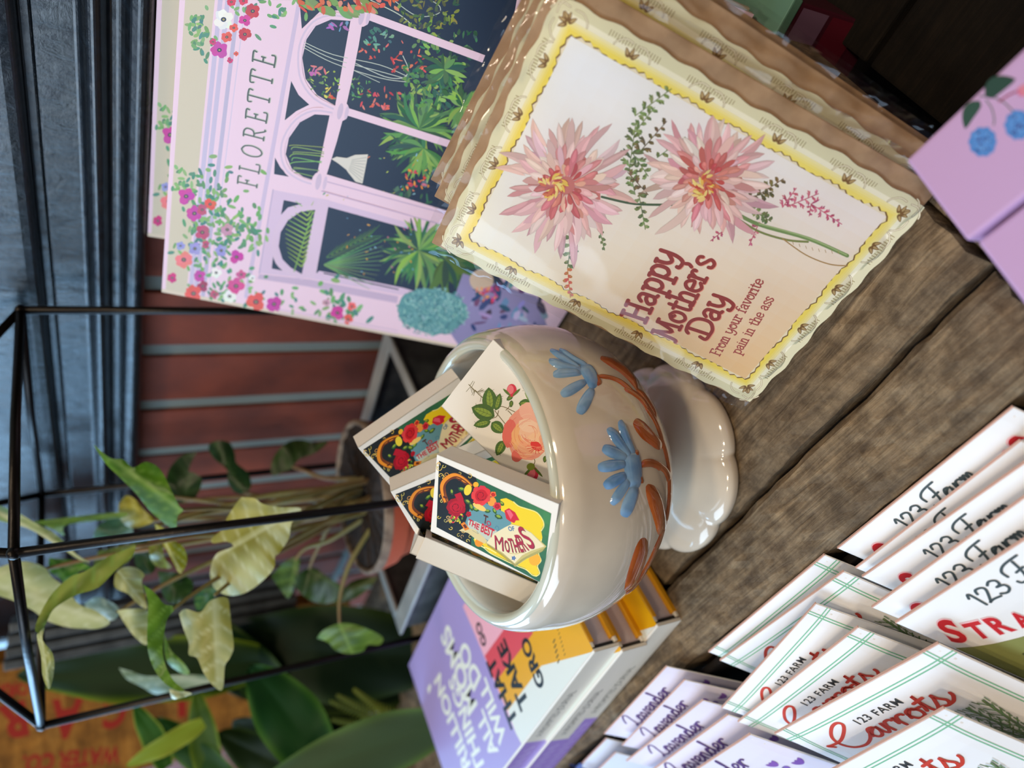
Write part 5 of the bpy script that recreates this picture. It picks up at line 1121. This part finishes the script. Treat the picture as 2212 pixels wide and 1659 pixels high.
def mixc(a, b, t): t = max(0, min(1, t)); return tuple(a[k]+(b[k]-a[k])*t for k in range(3))
def leaf_mesh(base, tip, width, hint, c1, c2, style='arrow', droop=.12, fold=.15, curl=0.0, seed=0, nt=44, ns=30, vein=(214, 220, 150)):
    """base: where the stalk meets the blade; hint: rough facing"""
    base = Vector(base); tip = Vector(tip); L = (tip-base).length; d = (tip-base)/L; hint = Vector(hint)
    side = d.cross(hint).normalized(); up = side.cross(d).normalized(); rg = random.Random(seed); ph = rg.uniform(0, 6)
    V = []; F_ = []; C_ = []
    for i in range(nt+1):
        t = i/nt
        if style == 'arrow': hw = width/2*((1-t)**.72)*(.95+.28*math.exp(-((t-.10)/.14)**2))*(1-.10*math.exp(-((t-.30)/.10)**2)); back = .24*L*max(0, (1-t*2.6))**1.1
        elif style == 'strap': hw = width/2*(math.sin(math.pi*min(1, .10+.90*t))**.6)*(1-.2*t) if t < 1 else 0; back = 0
        else: hw = width/2*math.sin(math.pi*(.06+.94*t))**.7 if t < 1 else 0; back = .15*L*max(0, 1-t*3)
        for j in range(ns+1):
            s_ = -1+2*j/ns; x = t*L-back*abs(s_)**1.4
            p = base+d*x+side*(s_*hw*(1+.03*math.sin(9*t+ph)))
            p += up*(-droop*L*t*t+fold*hw*abs(s_)+curl*L*math.sin(3.1*t)+.05*width*math.sin(7*t+ph+2*s_)*abs(s_)+.03*width*math.sin(16*t+ph*2-3*s_)*abs(s_)**2-.006*width*(math.cos(2*math.pi*(t*6.2-abs(s_)*1.9))+1)*(style != 'strap')+droop*.5*L*0)
            V.append(p)
            vv = 0
            if style == 'strap': vv = .35*max(0, math.sin(s_*34+ph))**3; col = mixc(c1, c2, max(0, (abs(s_)-.72)*3.5)+.2*vv)
            else:
                m = abs(((t*6.2-abs(s_)*1.9) % 1)-.5)*2; vv = max(0, 1-m*4)*.8+max(0, 1-abs(s_)*9)
                blot = .5+.5*math.sin(5*t+ph*2+3*s_)*math.sin(4*s_*1.3+ph); col = mixc(c1, c2, blot*.9+abs(s_)**4*.25); col = mixc(col, vein, min(.8, vv*.75))
            C_.append(col)
    n = ns+1
    for i in range(nt):
        for j in range(ns): F_.append((i*n+j, i*n+j+1, (i+1)*n+j+1, (i+1)*n+j))
    me = bpy.data.meshes.new('leaf'); me.from_pydata([tuple(v) for v in V], [], F_); me.update()
    ca_ = me.color_attributes.new('Col', 'FLOAT_COLOR', 'POINT')
    for k, c in enumerate(C_): ca_.data[k].color = lin(c)
    return me
plant = thing('arrowhead_plant', 'pale variegated arrowhead plant rising through the black iron frame', 'plant', Matrix.Translation((pc.x, pc.y, .090)))
root = Vector((pc.x, pc.y, .089))
def L3(p, d): return atd(p[0], p[1], d)
GR, YG, CRM, DK, PB = (92, 140, 30), (150, 160, 52), (206, 206, 130), (36, 62, 26), (180, 206, 190)
def blade(outline, rib, d0, gx, gy, c1, c2, vein, wave=.012, seed=0, dist=0.004, stripes=5):
    """one real leaf: its outline, a mid rib (stalk end, tip), how far away it hangs and how it tips and curls"""
    rg = random.Random(seed); ph = rg.uniform(0, 6)
    O = [(x/1.41, 950+y/1.41) for x, y in outline]; O = [(p.x, p.y) for p in smoothpts([(x, y, 0) for x, y in O]+[(O[0][0], O[0][1], 0)], 4)[:-1]]
    ra, rb = [Vector((x/1.41, 950+y/1.41)) for x, y in rib]; dr = (rb-ra); L = dr.length; dr.normalize(); nr = Vector((-dr.y, dr.x))
    bm = bmesh.new(); f0 = bm.faces.new([bm.verts.new((x, y, 0)) for x, y in O])
    xs = [p[0] for p in O]; ys = [p[1] for p in O]; stp = max(5.0, L/26)
    # even grid of cuts, aligned with the rib, so that the blade can bend smoothly
    for ax in (dr, nr):
        vals = [Vector(p).dot(ax) for p in O]; v = min(vals)+stp
        while v < max(vals): bmesh.ops.bisect_plane(bm, geom=bm.verts[:]+bm.edges[:]+bm.faces[:], plane_co=(ax.x*v, ax.y*v, 0), plane_no=(ax.x, ax.y, 0)); v += stp
    bmesh.ops.triangulate(bm, faces=[f for f in bm.faces if len(f.verts) > 4])
    W = max(abs((Vector(p)-ra).dot(nr)) for p in O)
    cols = []
    for v in bm.verts:
        p = Vector((v.co.x, v.co.y)); t = (p-ra).dot(dr)/L; q = (p-ra).dot(nr)/W; k = abs(q)
        m = abs(((t*stripes-k*1.5*L/W*.35) % 1)-.5)*2; vv = max(0, 1-m*3.2)*.75*min(1, k*6+.2)+max(0, 1-k*12); blot = .5+.5*math.sin(4.3*t+ph+2.6*q)*math.sin(5.1*q+ph*2)
        col = mixc(tuple(x*.86 for x in c1), c2, blot*1.05-.08+.3*k*k); col = mixc(col, vein, min(.85, vv*.8)); cols.append(col)
        d = d0+gx*(p.x-ra.x)/100+gy*(p.y-ra.y)/100+wave*(.5*q*q+.35*math.sin(5*t+ph)*q+.18*math.sin(11*t+2*ph)*k*k)+dist*max(0, t)**2-.0004*math.cos(2*math.pi*(t*stripes-k*1.5*L/W*.35))*min(1, k*5)
        v.co = atd(p.x, p.y, d)
    bm.verts.ensure_lookup_table(); me = bpy.data.meshes.new('leaf'); bm.to_mesh(me); bm.free()
    ca_ = me.color_attributes.new('Col', 'FLOAT_COLOR', 'POINT')
    for k, c in enumerate(cols): ca_.data[k].color = lin(c)
    return me, atd(ra.x, ra.y, d0)
VC, VG = (232, 236, 196), (150, 186, 84)
LV = [
 ([(285,15),(335,55),(375,60),(405,85),(440,68),(470,75),(495,100),(520,150),(545,200),(558,215),(540,235),(535,275),(495,250),(455,215),(415,165),(360,110),(320,70)], [(552,214),(288,18)], .47, .0, .01, (84,136,20), (106,156,34), VG, 1),
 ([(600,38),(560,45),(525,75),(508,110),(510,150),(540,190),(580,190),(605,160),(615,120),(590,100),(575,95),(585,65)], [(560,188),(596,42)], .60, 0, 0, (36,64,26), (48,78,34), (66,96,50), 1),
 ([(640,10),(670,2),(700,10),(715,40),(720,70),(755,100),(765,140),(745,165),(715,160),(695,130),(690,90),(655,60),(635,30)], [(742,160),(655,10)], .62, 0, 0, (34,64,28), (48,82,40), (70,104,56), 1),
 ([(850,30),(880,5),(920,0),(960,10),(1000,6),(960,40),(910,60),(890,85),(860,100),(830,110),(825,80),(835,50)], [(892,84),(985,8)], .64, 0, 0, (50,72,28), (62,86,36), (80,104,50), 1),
 ([(365,190),(385,170),(410,180),(440,215),(470,245),(440,262),(400,268),(372,250),(360,220)], [(462,248),(368,205)], .55, 0, .01, (164,156,30), (200,192,80), VC, 1),
 ([(735,175),(775,178),(800,195),(850,205),(918,210),(888,255),(880,300),(850,345),(838,355),(835,390),(800,430),(750,465),(700,475),(655,455),(640,415),(645,375),(662,345),(700,330),(712,322),(690,310),(650,315),(645,300),(680,270),(690,240),(715,200)], [(712,322),(905,212)], .475, -.006, .012, (168,162,44), (206,202,120), VC, 1),
 ([(545,530),(565,515),(610,525),(640,490),(690,480),(700,520),(705,570),(712,630),(700,665),(685,690),(678,760),(650,750),(620,710),(600,665),(575,655),(575,620),(560,580)], [(655,474),(668,756)], .475, .01, -.006, (182,176,80), (212,214,152), VC, 1),
 ([(350,410),(370,390),(410,388),(440,410),(432,430),(440,470),(448,515),(420,500),(390,470),(350,450)], [(360,402),(446,512)], .485, .01, 0, (176,170,74), (206,204,140), VC, 0),
 ([(355,520),(395,515),(450,520),(450,570),(447,625),(410,600),(380,560)], [(362,520),(445,618)], .50, 0, 0, (186,186,100), (214,218,160), VC, 0),
 ([(255,500),(300,478),(360,510),(350,548),(300,548),(270,520)], [(352,530),(258,500)], .53, 0, 0, (176,200,178), (214,230,216), (240,246,236), 1),
 ([(435,440),(470,465),(500,500),(535,510),(510,545),(500,590),(495,640),(505,690),(530,735),(562,762),(540,764),(500,740),(470,700),(452,650),(448,600),(450,540),(450,490)], [(525,518),(552,762)], .455, .02, -.008, (92,134,30), (112,150,44), VG, 1),
 ([(500,590),(520,640),(560,680),(578,710),(560,714),(520,690),(503,655)], [(505,600),(572,712)], .50, 0, 0, (90,134,30), (110,150,40), VG, 0),
 ([(515,758),(585,772),(540,790),(522,786)], [(520,765),(582,773)], .450, 0, 0, (176,178,110), (214,216,160), VC, 0),
 ([(-30,400),(60,370),(130,385),(160,420),(200,450),(240,500),(290,520),(335,555),(300,575),(250,575),(200,570),(140,550),(100,520),(40,490),(-30,460)], [(-20,436),(332,555)], .51, 0, 0, (190,198,122), (212,220,160), VC, 1),
 ([(415,322),(400,360),(350,400),(300,450),(240,470),(200,490),(160,520),(135,570),(118,590),(108,565),(150,480),(210,420),(260,400),(330,355)], [(412,328),(112,584)], .46, .012, .0, (126,144,40), (166,172,74), VG, 1),
 ([(118,588),(136,572),(130,610),(160,650),(165,700),(150,760),(130,720),(125,660),(112,600)], [(124,585),(150,758)], .425, 0, 0, (172,176,76), (206,210,142), VC, 0),
 ([(-30,190),(50,220),(110,255),(160,280),(200,315),(235,350),(275,375),(240,365),(190,332),(150,308),(80,268),(-30,236)], [(272,374),(-20,212)], .50, 0, 0, (150,176,90), (196,212,156), VC, 0),
 ([(100,250),(190,238),(370,220),(368,238),(205,258),(195,292),(160,272)], [(366,229),(110,252)], .54, 0, 0, (84,128,36), (104,146,50), VG, 0),
 ([(470,255),(500,270),(530,305),(560,330),(570,370),(550,408),(530,380),(510,340),(490,310),(480,290)], [(476,262),(550,404)], .49, 0, 0, (176,172,30), (196,192,60), VC, 1),
 ([(452,310),(490,318),(500,360),(524,390),(480,388),(458,360)], [(490,320),(510,388)], .53, 0, 0, (118,124,34), (140,142,50), VG, 0),
 ([(282,300),(300,260),(350,238),(395,250),(402,292),(350,302)], [(395,270),(290,282)], .60, 0, 0, (66,112,76), (92,136,100), (110,150,120), 0),
 ([(362,695),(400,705),(450,720),(560,715),(635,720),(640,742),(560,765),(480,776),(430,752),(385,728)], [(630,735),(366,697)], .60, 0, 0, (112,138,92), (168,192,164), (190,206,180), 0),
 ([(965,605),(985,580),(1030,560),(1080,562),(1140,585),(1167,605),(1155,625),(1120,625),(1105,645),(1060,652),(1020,640),(1000,618)], [(1035,560),(1072,648)], .585, 0, .0, (88,132,40), (116,152,56), VG, 1),
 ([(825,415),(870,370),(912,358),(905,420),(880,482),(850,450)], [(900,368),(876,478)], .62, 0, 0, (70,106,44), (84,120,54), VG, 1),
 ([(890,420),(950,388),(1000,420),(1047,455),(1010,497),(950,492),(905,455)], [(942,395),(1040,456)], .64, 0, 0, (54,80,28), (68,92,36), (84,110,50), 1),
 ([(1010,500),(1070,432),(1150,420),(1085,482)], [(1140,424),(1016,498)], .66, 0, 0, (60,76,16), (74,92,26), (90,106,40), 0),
 ([(150,360),(240,370),(282,395),(240,402),(215,455),(180,420),(150,400)], [(160,370),(214,450)], .53, 0, 0, (66,122,26), (84,142,36), VG, 0),
 ([(300,340),(410,318),(390,372),(310,402),(285,380)], [(405,325),(295,385)], .55, 0, 0, (112,124,44), (140,148,66), VG, 0),
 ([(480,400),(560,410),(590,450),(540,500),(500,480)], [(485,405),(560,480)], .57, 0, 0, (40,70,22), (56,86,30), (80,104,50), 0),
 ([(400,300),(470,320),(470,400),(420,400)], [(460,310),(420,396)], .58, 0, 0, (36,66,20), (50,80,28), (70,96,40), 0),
 ([(590,470),(660,440),(640,500),(600,520)], [(655,445),(600,512)], .57, 0, 0, (48,100,50), (66,120,64), VG, 0),
]
PMI = Matrix.Translation((-pc.x, -pc.y, -.090))
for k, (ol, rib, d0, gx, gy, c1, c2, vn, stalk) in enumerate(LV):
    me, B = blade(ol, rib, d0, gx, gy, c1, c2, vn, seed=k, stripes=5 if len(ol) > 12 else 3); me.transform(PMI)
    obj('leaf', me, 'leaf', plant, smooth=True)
    if not stalk: continue
    bm = bmesh.new(); r0 = root+Vector((random.uniform(-.016, .016), random.uniform(-.014, .014), 0)); m1 = r0*.62+B*.38+Vector((random.uniform(-.008, .008), .004, .010)); m2 = r0*.25+B*.75+Vector((0, .006, .006))
    add_tube(bm, [r0, m1, m2, B+Vector((0, .001, 0))], .0024, 8, smooth=6, r1=.0011); bm.transform(PMI); obj('stalk', bm, 'stem', plant, smooth=True)
for k in range(7):      # more stalks crowding the middle of the pot
    r0 = root+Vector((random.uniform(-.018, .018), random.uniform(-.014, .014), 0)); B = atd(random.uniform(330, 560), random.uniform(1060, 1200), .60)
    bm = bmesh.new(); add_tube(bm, [r0, r0*.6+B*.4+Vector((0, 0, .012)), B], .0024, 8, smooth=6, r1=.0014); bm.transform(PMI); obj('stalk', bm, 'stem', plant, smooth=True)

# ------------------------------------------------------------------ dark broad-leaved plant and fern at the left
bp = onz(930, 1560, .0); lily = thing('broad_leaf_plant', 'dark green striped broad-leaved plant filling the left behind the journals', 'plant', Matrix.Translation((-.47, .80, 0)))
BPI = Matrix.Translation((.47, -.80, 0))
obj('pot', lathe([(.0001, 0), (.05, 0), (.065, .09), (.07, .092), (.062, .088), (.0001, .085)], 40)[0], 'board_black', lily)
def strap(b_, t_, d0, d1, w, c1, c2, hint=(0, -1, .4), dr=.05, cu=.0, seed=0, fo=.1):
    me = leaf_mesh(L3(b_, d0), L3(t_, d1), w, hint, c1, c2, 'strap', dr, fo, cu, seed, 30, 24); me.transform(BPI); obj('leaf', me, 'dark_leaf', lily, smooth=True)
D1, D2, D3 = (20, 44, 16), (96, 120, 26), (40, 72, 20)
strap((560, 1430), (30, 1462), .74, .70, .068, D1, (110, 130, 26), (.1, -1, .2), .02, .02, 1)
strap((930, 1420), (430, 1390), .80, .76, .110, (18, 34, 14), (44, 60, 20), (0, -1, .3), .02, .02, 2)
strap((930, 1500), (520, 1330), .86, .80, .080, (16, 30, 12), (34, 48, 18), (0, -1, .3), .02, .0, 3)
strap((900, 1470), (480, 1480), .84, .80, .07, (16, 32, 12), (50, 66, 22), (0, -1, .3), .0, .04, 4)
strap((700, 1659), (540, 1450), .66, .64, .060, (22, 60, 22), (70, 110, 36), (.3, -1, .3), .15, -.12, 5)
strap((960, 1560), (560, 1690), .64, .60, .055, (70, 90, 60), (90, 120, 60), (.1, -.8, .8), -.05, .06, 6)
strap((460, 1700), (420, 1500), .70, .68, .030, (66, 90, 24), (120, 140, 40), (0, -1, .3), .1, .0, 7)
strap((440, 1560), (270, 1660), .66, .64, .020, (128, 146, 40), (150, 160, 60), (0, -1, .3), .05, .02, 8)
strap((360, 1659), (285, 1530), .66, .66, .024, (40, 84, 24), (140, 160, 60), (0, -1, .3), .1, -.1, 9)
strap((500, 1690), (330, 1560), .70, .68, .034, (36, 70, 20), (80, 110, 30), (0, -1, .3), .1, .0, 10)
strap((640, 1540), (440, 1330), .78, .74, .050, (26, 52, 18), (60, 80, 24), (0, -1, .3), .05, .03, 11)
strap((720, 1700), (470, 1590), .78, .74, .06, (30, 44, 14), (60, 76, 20), (0, -1, .3), .05, .03, 12)
strap((860, 1640), (640, 1500), .88, .84, .06, (14, 26, 12), (30, 44, 16), (0, -1, .3), .05, .03, 13)
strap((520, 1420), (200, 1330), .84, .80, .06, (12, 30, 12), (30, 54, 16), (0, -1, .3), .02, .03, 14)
strap((700, 1690), (500, 1560), .80, .78, .07, (16, 36, 14), (40, 64, 20), (0, -1, .3), .05, .03, 15)
fern = thing('fern', 'small yellow-green feathery fern beside the lilac journal corner', 'fern', Matrix.Translation(L3((940, 1580), .74)))
FI = Matrix.Translation(-L3((940, 1580), .74)); rg = random.Random(9)
for k in range(11):
    a0 = L3((945, 1570), .74); b0 = L3((735+rg.uniform(-20, 90), 1490+k*13), .72+rg.uniform(-.03, .03)); bm = bmesh.new(); pts = [a0, (a0+b0)/2+Vector((0, 0, .012)), b0]; add_tube(bm, pts, .0006, 5, smooth=4)
    sp_ = smoothpts(pts, 14); dd = (b0-a0).normalized(); sd = dd.cross(Vector((0, -1, .2))).normalized()
    for i, p in enumerate(sp_[3:]):
        for s_ in (-1, 1):
            l_ = .012*(1-i/30); q = p+sd*s_*l_+dd*l_*.6; n_ = dd*.0016; vs = [bm.verts.new(x) for x in (p-n_, p+n_, q)]; bm.faces.new(vs)
    bm.transform(FI); m = mat('fern_green', (130, 134, 24), .6, translucent=.3); obj('frond', bm, 'fern_green', fern)

# ------------------------------------------------------------------ old printed crate standing on end at the far left
def crate_pt(px, py, d): return L3((px, py), d)
cA, cB = L3((60, 1428), .80), L3((60, 1650), .80)
cu = (cA-cB); cu.z = 0; cu.normalize(); cn = Vector((0, 0, 1)).cross(cu)        # width direction (to the right seen from the camera), normal away
Cmid = (cA+cB)/2; crate_w = (cA-cB).length+.01
CRM_ = Matrix(((cu.x, cn.x, 0, Cmid.x), (cu.y, cn.y, 0, Cmid.y), (0, 0, 1, 0), (0, 0, 0, 1)))
crate = thing('wooden_crate', 'old orange wooden crate on end with red lettering, behind the plants at far left', 'crate', CRM_)
hw = crate_w/2
sb = obj('side_board', box(-hw-.035, hw-.014, 0, .008, .0, .46, .001), 'crate_wood', crate)
obj('corner_batten', box(hw-.013, hw, -.004, .010, .0, .46, .0015), 'crate_wood', crate)
obj('bottom_board', box(-hw, hw, .009, .04, 0, .008, .001), 'crate_wood', crate); obj('back_board', box(-hw, hw, .04, .048, 0, .46, .001), 'crate_wood', crate); obj('side_board', box(-hw, -hw+.008, .009, .04, .008, .46, .001), 'crate_wood', crate)
rd = (156, 40, 26)
for nm, items in (('red_letter', (('R', (54, 1515), (-8, 1532), 1.3),)), ('red_letter', (('A', (182, 1508), (112, 1516), 1.5),)), ('red_letter', (('C', (276, 1500), (226, 1506), 1.5),)), ('red_letter', (('L', (400, 1470), (352, 1480), 1.2),)), ('water_company_line', (('WATER CO.', (262, 1612), (50, 1634), 1.5),)), ('drinks_line', (('DRINKS', (62, 1474), (-60, 1484), 1.3),))):
    a = Art(CRM_, origin=(0, 0, 0), U=(1, 0, 0), V=(0, 0, 1)); a.px = True
    for ch, p0, p1, hs in items: a.text(ch, p0, p1, rd, hs=hs, bold=.04)
    obj(nm, a.mesh(), 'matte_print', sb)
bk = thing('grey_binder', 'grey ribbed folders standing behind the iron frame at far left', 'folder', Matrix.Translation(L3((14, 1352), .66)))
for k in range(4): obj('folder', box(-.040+k*.011, -.040+k*.011+.008, 0, .03, -.255, .004-.002*k, .001), 'zinc_dark', bk)
